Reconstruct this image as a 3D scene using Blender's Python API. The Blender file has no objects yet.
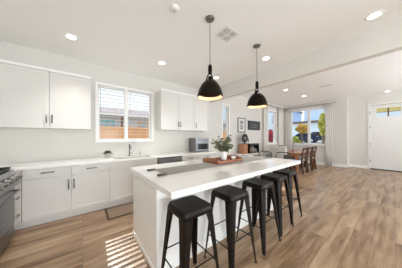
import bpy, bmesh, math, random
from mathutils import Vector, Matrix
random.seed(7)
PI = math.pi
C = bpy.context.scene.collection
sc = bpy.context.scene

# ------------------------------------------------------------------ camera
YAW = math.radians(38)
cam_d = bpy.data.cameras.new('camera'); cam = bpy.data.objects.new('camera', cam_d); C.objects.link(cam)
cam_d.sensor_width = 36; cam_d.lens = 152 / 402 * 36; cam_d.shift_y = 3.6 / 402
cam_d.clip_start = 0.05; cam_d.clip_end = 300
cam.location = (0, 0, 1.33); cam.rotation_euler = (Matrix.Rotation(-YAW, 3, 'Z') @ Matrix.Rotation(PI / 2, 3, 'X') @ Matrix.Rotation(math.radians(-0.17), 3, 'Z')).to_euler()
sc.camera = cam

# ------------------------------------------------------------------ sky, sun, exposure
w = bpy.data.worlds.new('world'); sc.world = w; w.use_nodes = True
nt = w.node_tree; nt.nodes.clear()
out = nt.nodes.new('ShaderNodeOutputWorld'); bg = nt.nodes.new('ShaderNodeBackground')
tc = nt.nodes.new('ShaderNodeTexCoord'); sx = nt.nodes.new('ShaderNodeSeparateXYZ'); rmp = nt.nodes.new('ShaderNodeValToRGB')
rmp.color_ramp.elements[0].position = 0.0; rmp.color_ramp.elements[0].color = (0.86, 0.90, 0.95, 1)
rmp.color_ramp.elements[1].position = 0.6; rmp.color_ramp.elements[1].color = (0.72, 0.85, 1.0, 1)
nt.links.new(tc.outputs['Generated'], sx.inputs[0]); nt.links.new(sx.outputs['Z'], rmp.inputs[0])
nt.links.new(rmp.outputs[0], bg.inputs[0]); nt.links.new(bg.outputs[0], out.inputs[0])
bg.inputs[1].default_value = 1.15

sd = bpy.data.lights.new('sun', 'SUN'); sd.energy = 5.0; sd.angle = math.radians(0.5); sd.color = (1, 0.98, 0.96)
so = bpy.data.objects.new('sun', sd); C.objects.link(so)
so.rotation_euler = Vector((-0.04, -1.0, -0.963)).to_track_quat('-Z', 'Y').to_euler()

def area(name, loc, aim, sx_, sy_, power, col=(1, 1, 1)):
    d = bpy.data.lights.new(name, 'AREA'); d.shape = 'RECTANGLE'; d.size = sx_; d.size_y = sy_
    d.energy = power; d.color = col
    o = bpy.data.objects.new(name, d); C.objects.link(o); o.location = loc
    o.rotation_euler = Vector(aim).to_track_quat('-Z', 'Y').to_euler(); return o
# added fill lamps, unseen, at two openings behind the camera; upward ones lift the ceiling
FILL_COL = (0.86, 0.94, 1.0)
area('fill_back_left', (0.35, -3.9, 1.15), (0.05, 1, -0.45), 3.2, 1.9, 110, FILL_COL)
area('fill_back_left_upward', (0.35, -3.85, 1.45), (0.1, 1, 3.0), 3.2, 2.0, 92, FILL_COL)
area('fill_back_right', (6.2, -3.9, 1.15), (-0.3, 1, -0.2), 3.6, 1.9, 50, FILL_COL)
area('fill_back_right_upward', (6.2, -3.85, 1.45), (-0.3, 1, 3.0), 3.6, 2.0, 205, FILL_COL)
DOWNLIGHT = 4.5
sc.cycles.max_bounces = 16; sc.cycles.diffuse_bounces = 10; sc.cycles.glossy_bounces = 6; sc.cycles.transparent_max_bounces = 16
sc.view_settings.view_transform = 'Standard'; sc.view_settings.look = 'None'
sc.view_settings.exposure = 0.28; sc.view_settings.gamma = 1.0; sc.view_settings.use_curve_mapping = False

# ------------------------------------------------------------------ materials
def mat(name, col, rough=0.5, metal=0.0, var=0.0, scale=8.0, bump=0.0, emit=None, es=0.0, coat=0.0, stretch=(1, 1, 1), spec=0.5):
    m = bpy.data.materials.new(name); m.use_nodes = True
    n = m.node_tree; b = n.nodes['Principled BSDF']
    b.inputs['Base Color'].default_value = (*col, 1); b.inputs['Roughness'].default_value = rough
    b.inputs['Metallic'].default_value = metal; b.inputs['Coat Weight'].default_value = coat
    b.inputs['Specular IOR Level'].default_value = spec
    t = n.nodes.new('ShaderNodeTexCoord'); mp = n.nodes.new('ShaderNodeMapping'); mp.inputs['Scale'].default_value = stretch
    ns = n.nodes.new('ShaderNodeTexNoise'); ns.inputs['Scale'].default_value = scale; ns.inputs['Detail'].default_value = 3
    n.links.new(t.outputs['Object'], mp.inputs[0]); n.links.new(mp.outputs[0], ns.inputs['Vector'])
    if var > 0:
        mx = n.nodes.new('ShaderNodeMix'); mx.data_type = 'RGBA'
        mx.inputs[6].default_value = (*[max(0, c * (1 - var)) for c in col], 1)
        mx.inputs[7].default_value = (*[min(1, c * (1 + var)) for c in col], 1)
        n.links.new(ns.outputs['Fac'], mx.inputs[0]); n.links.new(mx.outputs[2], b.inputs['Base Color'])
    if bump > 0:
        bp = n.nodes.new('ShaderNodeBump'); bp.inputs['Strength'].default_value = bump; bp.inputs['Distance'].default_value = 0.01
        n.links.new(ns.outputs['Fac'], bp.inputs['Height']); n.links.new(bp.outputs[0], b.inputs['Normal'])
    if emit:
        b.inputs['Emission Color'].default_value = (*emit, 1); b.inputs['Emission Strength'].default_value = es
    return m

M = {}
M['wall'] = mat('wall_paint', (0.68, 0.66, 0.62), 0.7, var=0.01, scale=3)
M['ceil'] = mat('ceiling_paint', (0.93, 0.93, 0.92), 0.8, var=0.01, scale=3)
M['trim'] = mat('trim_paint', (0.86, 0.855, 0.84), 0.4, var=0.01)
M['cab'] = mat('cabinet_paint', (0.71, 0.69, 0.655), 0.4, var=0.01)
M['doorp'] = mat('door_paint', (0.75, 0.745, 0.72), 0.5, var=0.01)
M['island'] = mat('cabinet_paint_lit', (0.92, 0.905, 0.88), 0.4, var=0.01)  # same paint as the cabinets, lightened in place of light reaching the island
M['quartz'] = mat('quartz', (0.87, 0.86, 0.83), 0.12, var=0.015, scale=40, coat=0.3)
M['steel'] = mat('stainless_steel', (0.24, 0.24, 0.245), 0.3, 1.0, var=0.06, scale=6, stretch=(1, 1, 30))
M['nickel'] = mat('brushed_nickel', (0.22, 0.21, 0.20), 0.35, 1.0, var=0.05)
M['darksteel'] = mat('dark_steel', (0.22, 0.22, 0.23), 0.3, 0.9, var=0.05)
M['black'] = mat('black_enamel', (0.015, 0.014, 0.013), 0.3, var=0.2)
M['stool'] = mat('gunmetal_paint', (0.008, 0.005, 0.0035), 0.36, 0.0, var=0.2, scale=14, spec=0.22)
M['grate'] = mat('cast_iron', (0.02, 0.02, 0.02), 0.55, var=0.2)
M['bglass'] = mat('black_glass', (0.02, 0.02, 0.022), 0.08, var=0.1)
M['pend'] = mat('pendant_black', (0.008, 0.004, 0.002), 0.22, 0.0, var=0.2, spec=0.12)
M['pend_in'] = mat('pendant_inner', (0.88, 0.70, 0.52), 0.5, var=0.02)
M['bulb'] = mat('bulb', (1, 0.9, 0.75), 0.4, emit=(1, 0.80, 0.55), es=2.5)
M['lamp'] = mat('downlight_lens', (1, 1, 1), 0.4, emit=(1, 0.97, 0.92), es=7)
M['white'] = mat('white_plastic', (0.84, 0.84, 0.83), 0.4, var=0.01)
M['ceramic'] = mat('white_ceramic', (0.88, 0.88, 0.86), 0.2, var=0.01, coat=0.4)
M['louvre'] = mat('louvre_grey', (0.52, 0.52, 0.52), 0.6, var=0.03)
M['greyvent'] = mat('plain_grey', (0.30, 0.30, 0.30), 0.6, var=0.05)  # own grey of the jars, table vase, fan hub and blind wand
M['walnut'] = mat('tray_wood', (0.33, 0.12, 0.045), 0.35, var=0.4, scale=10, stretch=(1, 8, 8), coat=0.3)
M['tray_red'] = mat('tray_lining', (0.20, 0.045, 0.03), 0.45, var=0.3)
M['darkwood'] = mat('chair_wood', (0.085, 0.038, 0.022), 0.4, var=0.35, scale=10, stretch=(8, 8, 1))
M['tablewood'] = mat('table_wood', (0.34, 0.13, 0.055), 0.1, var=0.3, scale=8, stretch=(1, 8, 8), coat=0.4)
M['tan'] = mat('tan_wood', (0.42, 0.20, 0.10), 0.5, var=0.2, scale=12)
M['leafgrey'] = mat('eucalyptus_leaf', (0.13, 0.15, 0.075), 0.6, var=0.45, scale=20)
M['leafdark'] = mat('succulent_leaf', (0.06, 0.10, 0.045), 0.5, var=0.4, scale=30)
M['stem'] = mat('plant_stem', (0.18, 0.13, 0.07), 0.7, var=0.2)
M['linen'] = mat('runner_linen', (0.33, 0.32, 0.30), 0.95, var=0.12, scale=90, stretch=(1, 6, 1), bump=0.3)
M['tassel'] = mat('tassel_dark', (0.10, 0.085, 0.07), 0.95, var=0.3, scale=60)
M['uphol'] = mat('chair_linen', (0.60, 0.58, 0.55), 0.9, var=0.06, scale=60, bump=0.2)
M['curtain'] = mat('curtain_linen', (0.70, 0.67, 0.63), 0.9, var=0.05, scale=50)
M['slat'] = mat('blind_slat', (0.72, 0.72, 0.71), 0.5, var=0.01)
M['slate'] = mat('chalkboard', (0.035, 0.04, 0.05), 0.6, var=0.2)
M['chalk'] = mat('chalk_mark', (0.42, 0.44, 0.46), 0.9, var=0.1)
M['paper'] = mat('print_paper', (0.74, 0.73, 0.70), 0.8, var=0.03)
M['ink'] = mat('print_ink', (0.28, 0.28, 0.29), 0.8, var=0.3, scale=25)
M['matborder'] = mat('mat_border', (0.055, 0.04, 0.03), 0.9, var=0.2, scale=60)
M['matfill'] = mat('mat_weave', (0.24, 0.17, 0.12), 0.95, var=0.25, scale=90, bump=0.3)
M['hall'] = mat('porch_yellow', (0.80, 0.66, 0.22), 0.7, var=0.05)
M['muntin'] = mat('muntin_brown', (0.16, 0.07, 0.05), 0.5, var=0.1)
M['fence'] = mat('cedar_fence', (0.68, 0.37, 0.18), 0.8, var=0.3, scale=4, stretch=(6, 6, 1))
M['siding'] = mat('grey_siding', (0.55, 0.60, 0.66), 0.8, var=0.08, scale=2, stretch=(1, 1, 12))
M['siding_blue'] = mat('blue_siding', (0.50, 0.62, 0.80), 0.8, var=0.08, scale=2, stretch=(1, 1, 12))
M['siding_white'] = mat('white_siding', (0.74, 0.82, 0.90), 0.8, var=0.04, scale=2, stretch=(1, 1, 12))
M['roof'] = mat('roof_shingle', (0.24, 0.19, 0.20), 0.9, var=0.2, scale=20)
M['ledge'] = mat('gutter_white', (0.80, 0.82, 0.84), 0.6, var=0.02)
M['teal'] = mat('teal_frame', (0.12, 0.50, 0.52), 0.5, var=0.05)
M['orange'] = mat('ochre_frame', (0.66, 0.40, 0.16), 0.6, var=0.05)
M['paneglass'] = mat('far_window_pane', (0.35, 0.48, 0.58), 0.08, var=0.2)
M['paving'] = mat('paving', (0.42, 0.41, 0.39), 0.9, var=0.15, scale=2)
M['yard'] = mat('yard_ground', (0.33, 0.30, 0.24), 0.95, var=0.2, scale=3)
M['tree_y'] = mat('foliage_yellow', (0.80, 0.50, 0.12), 0.8, var=0.4, scale=3)
M['tree_g'] = mat('foliage_green', (0.42, 0.46, 0.09), 0.8, var=0.4, scale=3)
M['tree_y2'] = mat('foliage_lime', (0.55, 0.52, 0.12), 0.8, var=0.4, scale=3)
M['tree_r'] = mat('foliage_red', (0.55, 0.10, 0.14), 0.8, var=0.4, scale=3)
M['bark'] = mat('bark', (0.20, 0.14, 0.10), 0.9, var=0.3, scale=12)
M['car_blue'] = mat('car_paint_navy', (0.03, 0.035, 0.09), 0.15, 0.2, var=0.1, coat=0.8)
M['car_grey'] = mat('car_paint_charcoal', (0.07, 0.08, 0.09), 0.2, 0.3, var=0.1, coat=0.8)
M['tyre'] = mat('tyre', (0.02, 0.02, 0.02), 0.8, var=0.2)
M['rim'] = mat('wheel_rim', (0.6, 0.6, 0.62), 0.3, 0.8, var=0.05)

def glass_mat():
    m = bpy.data.materials.new('window_glass'); m.use_nodes = True; n = m.node_tree; n.nodes.clear()
    o = n.nodes.new('ShaderNodeOutputMaterial'); mx = n.nodes.new('ShaderNodeMixShader')
    t = n.nodes.new('ShaderNodeBsdfTransparent'); g = n.nodes.new('ShaderNodeBsdfGlossy')
    g.inputs['Roughness'].default_value = 0.02; mx.inputs[0].default_value = 0.008
    t.inputs[0].default_value = (0.97, 0.985, 0.98, 1)
    n.links.new(t.outputs[0], mx.inputs[1]); n.links.new(g.outputs[0], mx.inputs[2]); n.links.new(mx.outputs[0], o.inputs[0])
    return m
M['glass'] = glass_mat()

def floor_mat():
    m = bpy.data.materials.new('oak_planks'); m.use_nodes = True; n = m.node_tree; b = n.nodes['Principled BSDF']
    L = n.links.new
    t = n.nodes.new('ShaderNodeTexCoord'); mp = n.nodes.new('ShaderNodeMapping')
    L(t.outputs['Object'], mp.inputs[0])
    def brick(c1, c2, mortar, off):
        br = n.nodes.new('ShaderNodeTexBrick'); br.inputs['Color1'].default_value = (*c1, 1); br.inputs['Color2'].default_value = (*c2, 1)
        br.inputs['Mortar'].default_value = (*mortar, 1); br.inputs['Scale'].default_value = 1.0
        br.inputs['Mortar Size'].default_value = 0.0016; br.inputs['Mortar Smooth'].default_value = 0.3; br.inputs['Bias'].default_value = -0.1
        br.inputs['Brick Width'].default_value = 1.55; br.inputs['Row Height'].default_value = 0.185
        br.offset = off; br.offset_frequency = 3; L(mp.outputs[0], br.inputs['Vector']); return br
    br = brick((0.0, 0.0, 0.0), (1, 1, 1), (0.2, 0.2, 0.2), 0.37)
    # per-plank shift of the grain so that neighbouring boards do not continue each other
    sep = n.nodes.new('ShaderNodeSeparateColor'); L(br.outputs['Color'], sep.inputs[0])
    cm = n.nodes.new('ShaderNodeCombineXYZ')
    mul = n.nodes.new('ShaderNodeMath'); mul.operation = 'MULTIPLY'; mul.inputs[1].default_value = 37.0; L(sep.outputs[0], mul.inputs[0])
    L(mul.outputs[0], cm.inputs[0]); L(mul.outputs[0], cm.inputs[2])
    add = n.nodes.new('ShaderNodeVectorMath'); add.operation = 'ADD'; L(mp.outputs[0], add.inputs[0]); L(cm.outputs[0], add.inputs[1])
    st = n.nodes.new('ShaderNodeMapping'); st.inputs['Scale'].default_value = (0.9, 7.0, 1.0); L(add.outputs[0], st.inputs[0])
    g1 = n.nodes.new('ShaderNodeTexNoise'); g1.inputs['Scale'].default_value = 1.5; g1.inputs['Detail'].default_value = 5; g1.inputs['Roughness'].default_value = 0.6
    L(st.outputs[0], g1.inputs['Vector'])
    st2 = n.nodes.new('ShaderNodeMapping'); st2.inputs['Scale'].default_value = (2.0, 60.0, 1.0); L(add.outputs[0], st2.inputs[0])
    g2 = n.nodes.new('ShaderNodeTexNoise'); g2.inputs['Scale'].default_value = 1.0; g2.inputs['Detail'].default_value = 2; L(st2.outputs[0], g2.inputs['Vector'])
    # plank tone 0..1
    m1 = n.nodes.new('ShaderNodeMath'); m1.operation = 'MULTIPLY'; m1.inputs[1].default_value = 0.17; L(sep.outputs[0], m1.inputs[0])
    m2 = n.nodes.new('ShaderNodeMath'); m2.operation = 'MULTIPLY_ADD'; m2.inputs[1].default_value = 1.22; L(g1.outputs['Fac'], m2.inputs[0]); L(m1.outputs[0], m2.inputs[2])
    m3 = n.nodes.new('ShaderNodeMath'); m3.operation = 'MULTIPLY_ADD'; m3.inputs[1].default_value = 0.16; L(g2.outputs['Fac'], m3.inputs[0]); L(m2.outputs[0], m3.inputs[2])
    rp = n.nodes.new('ShaderNodeValToRGB'); cr = rp.color_ramp
    cr.elements[0].position = 0.45; cr.elements[0].color = (0.10, 0.053, 0.027, 1)
    cr.elements[1].position = 1.0; cr.elements[1].color = (0.46, 0.32, 0.205, 1)
    e = cr.elements.new(0.62); e.color = (0.225, 0.133, 0.072, 1)
    e = cr.elements.new(0.80); e.color = (0.35, 0.230, 0.138, 1)
    L(m3.outputs[0], rp.inputs[0])
    mx = n.nodes.new('ShaderNodeMix'); mx.data_type = 'RGBA'; L(br.outputs['Fac'], mx.inputs[0]); L(rp.outputs[0], mx.inputs[6]); mx.inputs[7].default_value = (0.07, 0.045, 0.03, 1)
    L(mx.outputs[2], b.inputs['Base Color'])
    b.inputs['Roughness'].default_value = 0.28
    bp = n.nodes.new('ShaderNodeBump'); bp.inputs['Strength'].default_value = 0.12; bp.inputs['Distance'].default_value = 0.004
    L(g2.outputs['Fac'], bp.inputs['Height']); L(bp.outputs[0], b.inputs['Normal'])
    return m
M['floor'] = floor_mat()
def cloth_mat(name, col):
    m = mat(name, col, 0.9, var=0.05, scale=50); n = m.node_tree; o = n.nodes['Material Output']
    tr = n.nodes.new('ShaderNodeBsdfTranslucent'); tr.inputs[0].default_value = (*col, 1); mx = n.nodes.new('ShaderNodeMixShader'); mx.inputs[0].default_value = 0.5
    n.links.new(n.nodes['Principled BSDF'].outputs[0], mx.inputs[1]); n.links.new(tr.outputs[0], mx.inputs[2]); n.links.new(mx.outputs[0], o.inputs[0]); return m
M['curtain'] = cloth_mat('curtain_sheer_linen', (0.93, 0.92, 0.90))

# ------------------------------------------------------------------ mesh helpers
class MB:
    def __init__(s): s.bm = bmesh.new(); s.k = 0
    def box(s, x0, x1, y0, y1, z0, z1, mtx=None, bevel=0.0):
        e_ = 0.00006 * (s.k % 6); s.k += 1   # hair's breadth, so that joined boxes never share a plane
        x0 -= e_; x1 += e_; y0 -= e_; y1 += e_; z0 -= e_ * (s.k > 1); z1 += e_
        r = bmesh.ops.create_cube(s.bm, size=1.0); vs = r['verts']
        for v in vs:
            v.co = Vector(((x0 + x1) / 2 + v.co.x * (x1 - x0), (y0 + y1) / 2 + v.co.y * (y1 - y0), (z0 + z1) / 2 + v.co.z * (z1 - z0)))
        if bevel > 0:
            es = list({e for v in vs for e in v.link_edges})
            r2 = bmesh.ops.bevel(s.bm, geom=es, offset=bevel, segments=2, affect='EDGES', profile=0.6)
            vs = list({v for v in r2['verts']} | {v for v in vs if v.is_valid})
        if mtx is not None:
            for v in vs: v.co = mtx @ v.co
        return s
    def tube(s, pts, r, seg=8, r1=None, caps=True):
        pts = [Vector(p) for p in pts]; n = len(pts); rings = []
        for i, p in enumerate(pts):
            d = (pts[min(i + 1, n - 1)] - pts[max(i - 1, 0)]).normalized()
            a = Vector((0, 0, 1)) if abs(d.z) < 0.9 else Vector((1, 0, 0))
            u = d.cross(a).normalized(); v = d.cross(u)
            rr = r if r1 is None else r + (r1 - r) * i / (n - 1)
            rings.append([s.bm.verts.new(p + u * math.cos(2 * PI * k / seg) * rr + v * math.sin(2 * PI * k / seg) * rr) for k in range(seg)])
        for i in range(n - 1):
            for k in range(seg):
                f = s.bm.faces.new((rings[i][k], rings[i][(k + 1) % seg], rings[i + 1][(k + 1) % seg], rings[i + 1][k])); f.smooth = True
        if caps:
            s.bm.faces.new(rings[0][::-1]); s.bm.faces.new(rings[-1])
        return s
    def lathe(s, prof, cx=0, cy=0, cz=0, seg=32, mtx=None, ring=False):
        rings = []
        for (r, z) in prof:
            ring = []
            for k in range(seg):
                a = 2 * PI * k / seg; p = Vector((cx + r * math.cos(a), cy + r * math.sin(a), cz + z))
                if mtx is not None: p = mtx @ p
                ring.append(s.bm.verts.new(p))
            rings.append(ring)
        for i in range(len(rings) - 1):
            for k in range(seg):
                f = s.bm.faces.new((rings[i][k], rings[i][(k + 1) % seg], rings[i + 1][(k + 1) % seg], rings[i + 1][k])); f.smooth = True
        if ring:
            for k in range(seg): s.bm.faces.new((rings[-1][k], rings[-1][(k + 1) % seg], rings[0][(k + 1) % seg], rings[0][k]))
            return s
        if prof[0][0] > 1e-4: s.bm.faces.new(rings[0][::-1])
        if prof[-1][0] > 1e-4: s.bm.faces.new(rings[-1])
        return s
    def hexa(s, bot, top):
        vb = [s.bm.verts.new(p) for p in bot]; vt = [s.bm.verts.new(p) for p in top]; n = len(bot)
        s.bm.faces.new(vb[::-1]); s.bm.faces.new(vt)
        for i in range(n): s.bm.faces.new((vb[i], vb[(i + 1) % n], vt[(i + 1) % n], vt[i]))
        return s
    def prism(s, poly, axis, a, b):   # poly in the two other axes
        def P(u, v, t):
            return {'x': (t, u, v), 'y': (u, t, v), 'z': (u, v, t)}[axis]
        return s.hexa([P(u, v, a) for u, v in poly], [P(u, v, b) for u, v in poly])
    def quad(s, pts):
        s.bm.faces.new([s.bm.verts.new(p) for p in pts]); return s
    def build(s, name, m, parent=None, loc=None):
        bmesh.ops.recalc_face_normals(s.bm, faces=[f for f in s.bm.faces])
        me = bpy.data.meshes.new(name); s.bm.to_mesh(me); s.bm.free(); me.materials.append(m)
        o = bpy.data.objects.new(name, me); C.objects.link(o)
        if parent: o.parent = parent
        if loc: o.location = loc
        return o

def tag(o, label=None, cat=None, group=None, kind=None):
    if label: o['label'] = label
    if cat: o['category'] = cat
    if group: o['group'] = group
    if kind: o['kind'] = kind
    return o
def thing(name, label, cat, loc=(0, 0, 0), rz=0, group=None):
    o = bpy.data.objects.new(name, None); C.objects.link(o); o.location = loc; o.rotation_euler = (0, 0, rz)
    o.empty_display_size = 0.1
    return tag(o, label, cat, group)
def struct(o, label=None): o['kind'] = 'structure'; return o
KIDS = {}
def children(o): return [c for c in bpy.data.objects if c.parent == o]
def dup(o, loc, rz=0, label=None, parent=None):
    c = o.copy(); C.objects.link(c)
    if parent is None:
        c.location = loc; c.rotation_euler = (0, 0, rz)
        if label: c['label'] = label
    else: c.parent = parent
    for ch in children(o): dup(ch, None, parent=c)
    return c

# ================================================================== STRUCTURE
XL, XB, XD = -1.40, 9.10, 9.50       # left wall, dining wall, entry-door wall
YN, YS = 3.915, -4.0                 # sink wall, wall behind
CZ, DZ = 2.90, 3.06                  # kitchen and dining ceiling heights
WT = 0.16
b = MB().box(XL - WT, XD + WT, YS - WT, YN + WT, -0.12, 0.0)
struct(b.build('floor', M['floor']))
struct(MB().box(XL - WT, 3.40, YS - WT, YN + WT, CZ, CZ + 0.4).build('ceiling', M['ceil']))
struct(MB().box(3.40, XD + WT, YS - WT, YN + WT, DZ, DZ + 0.24).build('ceiling', M['ceil']))
struct(MB().box(3.33, 3.46, YS, YN, 2.525, CZ + 0.2).build('trim_1', M['wall']))

def wall_with_holes(name, axis, c0, c1, u0, u1, z0, z1, holes):
    """axis 'y': wall plane normal along y, spans u=x; axis 'x': spans u=y. holes (ua,ub,za,zb)"""
    mb = MB()
    us = sorted({u0, u1, *[h[0] for h in holes], *[h[1] for h in holes]})
    for a, c in zip(us[:-1], us[1:]):
        mid = (a + c) / 2; hs = sorted([(h[2], h[3]) for h in holes if h[0] < mid < h[1]])
        z = z0; segs = []
        for (za, zb) in hs: segs.append((z, za)); z = zb
        segs.append((z, z1))
        for (p, q) in segs:
            if q - p > 1e-4:
                if axis == 'y': mb.box(a, c, c0, c1, p, q)
                else: mb.box(c0, c1, a, c, p, q)
    return struct(mb.build(name, M['wall']))

W1 = (0.27, 1.415, 1.285, 2.47)       # kitchen window opening
W2 = (4.06, 4.40, 0.06, 2.53)         # narrow glazed side door opening
W3 = (7.24, 8.12, 1.03, 2.66)         # small dining window
W4 = (2.00, 3.56, 0.98, 2.76)         # big dining window (y range)
wall_with_holes('wall_north', 'y', YN, YN + WT, XL - WT, XD + WT, 0, DZ + 0.1, [W1, W2, W3])
wall_with_holes('wall_east', 'x', XB, XB + WT, 1.30, YN, 0, DZ + 0.1, [W4])
DY0, DY1, DH = -0.32, 0.66, 2.64
wall_with_holes('wall_east', 'x', XD, XD + WT, YS, 1.30 + 0.0, 0, DZ + 0.1, [(DY0 - 0.03, DY1 + 0.03, 0.0, DH + 0.03)])
struct(MB().box(XB + WT + 0.001, XD + WT, 1.301, 1.42, 0, DZ + 0.1).build('trim_2', M['wall']))
struct(MB().box(XL - WT, XL, YS, YN, 0, CZ + 0.1).build('wall_west', M['wall']))
wall_with_holes('wall_south', 'y', YS - WT, YS, XL - WT, XD + WT, 0, DZ + 0.1, [(-1.25, 1.95, 0.2, 2.7), (4.3, 8.1, 0.2, 2.7)])

# baseboards
struct(MB().box(3.20, 4.0, YN - 0.015, YN, 0, 0.11).box(4.46, XB, YN - 0.015, YN, 0, 0.11).build('baseboard_north', M['trim']))
struct(MB().box(XB - 0.015, XB, 1.30, YN - 0.015, 0, 0.11).build('baseboard_east', M['trim']))
struct(MB().box(XD - 0.015, XD, YS, DY0 - 0.08, 0, 0.11).box(XD - 0.015, XD, DY1 + 0.08, 1.30, 0, 0.11).build('baseboard_east', M['trim']))

# --- kitchen window: casing, frames, mullion, glass
def window_y(name, W, mull=None, case=0.05):
    x0, x1, z0, z1 = W
    mb = MB()
    c = case
    mb.box(x0 - c, x0, YN - 0.022, YN, z0 - c, z1 + c).box(x1, x1 + c, YN - 0.022, YN, z0 - c, z1 + c)
    mb.box(x0, x1, YN - 0.022, YN, z1, z1 + c).box(x0, x1, YN - 0.045, YN, z0 - c, z0)
    root = struct(mb.build(name, M['trim']))
    fr = MB(); f = 0.028; ya, yb = YN + 0.06, YN + 0.11
    xs = [x0] + ([mull] if mull else []) + [x1]
    fr.box(x0, x1, ya, yb, z0, z0 + f).box(x0, x1, ya, yb, z1 - f, z1)
    fr.box(x0, x0 + f, ya, yb, z0, z1).box(x1 - f, x1, ya, yb, z0, z1)
    if mull: fr.box(mull - 0.035, mull + 0.035, YN, yb, z0, z1)
    fr.build('window_frame', M['trim'], root)
    MB().box(x0 + 0.005, x1 - 0.005, YN + 0.083, YN + 0.087, z0 + 0.005, z1 - 0.005).build('window_glass', M['glass'], root)
    return root
MX = 0.825
window_y('window_1', W1, MX)
w3 = window_y('window_2', W3, None, 0.06)
MB().box(7.24, 8.12, YN + 0.062, YN + 0.108, 2.00, 2.03).build('window_bar', M['trim'], w3)
# --- large dining window
y0, y1, z0, z1 = W4; c = 0.06
mb = MB().box(XB - 0.022, XB, y0 - c, y0, z0 - c, z1 + c).box(XB - 0.022, XB, y1, y1 + c, z0 - c, z1 + c)
mb.box(XB - 0.022, XB, y0, y1, z1, z1 + c).box(XB - 0.05, XB, y0, y1, z0 - c, z0)
r4 = struct(mb.build('window_3', M['trim']))
mb = MB(); xa, xb = XB + 0.05, XB + 0.11; f = 0.04
mb.box(xa, xb, y0, y1, z0, z0 + f).box(xa, xb, y0, y1, z1 - f, z1).box(xa, xb, y0, y0 + f, z0, z1).box(xa, xb, y1 - f, y1, z0, z1)
mb.box(XB + 0.0, xb, 2.67, 2.77, z0, z1)
mb.build('window_frame', M['trim'], r4)
MB().box(XB + 0.08, XB + 0.084, y0, y1, z0, z1).build('window_glass', M['glass'], r4)
# --- narrow glazed door in the sink wall
x0, x1, z0, z1 = W2
mb = MB().box(x0 - 0.06, x0, YN - 0.02, YN, 0, z1 + 0.06).box(x1, x1 + 0.06, YN - 0.02, YN, 0, z1 + 0.06).box(x0, x1, YN - 0.02, YN, z1, z1 + 0.06)
mb.box(x0, x1, YN, YN + WT, 0.0, z0)
d2 = struct(mb.build('door_2', M['trim']))
MB().box(x0, x0 + 0.03, YN + 0.05, YN + 0.1, z0, z1).box(x1 - 0.03, x1, YN + 0.05, YN + 0.1, z0, z1).box(x0, x1, YN + 0.05, YN + 0.1, z1 - 0.04, z1).box(x0, x1, YN + 0.05, YN + 0.1, z0, z0 + 0.12).build('door_frame', M['trim'], d2)
MB().box(x0 + 0.03, x1 - 0.03, YN + 0.073, YN + 0.077, z0 + 0.12, z1 - 0.04).build('door_glass', M['glass'], d2)
# --- entry door
mb = MB()
gz0, gz1, gy0, gy1 = 2.15, 2.50, -0.13, 0.48
X0, X1 = XD + 0.03, XD + 0.075
mb.box(X0, X1, DY0, DY1, 0.03, gz0).box(X0, X1, DY0, DY1, gz1, DH - 0.02).box(X0, X1, DY0, gy0, gz0, gz1).box(X0, X1, gy1, DY1, gz0, gz1)
# craftsman raised stiles
mb.box(X0 - 0.006, X0, DY0, DY0 + 0.12, 0.03, DH - 0.02).box(X0 - 0.006, X0, DY1 - 0.12, DY1, 0.03, DH - 0.02)
mb.box(X0 - 0.006, X0, DY0 + 0.12, DY1 - 0.12, 0.03, 0.24).box(X0 - 0.006, X0, DY0 + 0.12, DY1 - 0.12, 1.98, gz0 - 0.03)
dr = struct(mb.build('door_1', M['doorp']))
MB().box(XD - 0.02, XD + WT, DY0 - 0.07, DY0, 0, DH + 0.07).box(XD - 0.02, XD + WT, DY1, DY1 + 0.07, 0, DH + 0.07).box(XD - 0.02, XD + WT, DY0, DY1, DH, DH + 0.07).build('door_frame', M['doorp'], dr)
MB().box(X0 + 0.02, X0 + 0.024, gy0, gy1, gz0, gz1).build('door_glass', M['glass'], dr)
MB().box(X0 - 0.004, X1, 0.155, 0.195, gz0, gz1).box(X0 + 0.006, X1, gy0, gy1, 2.33, 2.345).build('muntin', M['muntin'], dr)
MB().box(XD - 0.03, XD + WT, DY0, DY1, 0.0, 0.03).build('door_threshold', M['matborder'], dr)
for hz in (0.35, 1.05, 1.75, 2.35):
    MB().tube([(XD - 0.022, DY1 - 0.004, hz - 0.05), (XD - 0.022, DY1 - 0.004, hz + 0.05)], 0.009).build('hinge', M['nickel'], dr)
hd = MB().tube([(X0 - 0.01, DY0 + 0.06, 0.98), (X0 - 0.05, DY0 + 0.06, 0.98), (X0 - 0.05, DY0 + 0.17, 0.98)], 0.01)
hd.build('door_handle', M['nickel'], dr)

# ================================================================== CABINETS
def shaker(mb, x0, x1, z0, z1, y, rail=0.055, t=0.018):
    """door in the plane y (front), facing -y"""
    mb.box(x0, x1, y + 0.007, y + t, z0, z1)
    mb.box(x0, x0 + rail, y, y + 0.007, z0, z1).box(x1 - rail, x1, y, y + 0.007, z0, z1)
    mb.box(x0 + rail, x1 - rail, y, y + 0.007, z0, z0 + rail).box(x0 + rail, x1 - rail, y, y + 0.007, z1 - rail, z1)
def pull(x, y, z, L, vert, parent, d=(0, -1)):
    mb = MB(); o = 0.03
    dx, dy = d
    if vert: a, c2 = (0, 0, -L / 2), (0, 0, L / 2); q = (0, 0, L * 0.38)
    elif dy: a, c2 = (-L / 2, 0, 0), (L / 2, 0, 0); q = (L * 0.38, 0, 0)
    else: a, c2 = (0, -L / 2, 0), (0, L / 2, 0); q = (0, L * 0.38, 0)
    B = Vector((x + dx * o, y + dy * o, z)); P = Vector((x, y, z)); q = Vector(q)
    mb.tube([B + Vector(a), B + Vector(c2)], 0.008)
    for sgn in (-1, 1): mb.tube([P + q * sgn, B + q * sgn], 0.005)
    return mb.build('handle', M['nickel'], parent)

FY = 3.31; G = 0.0035
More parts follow.
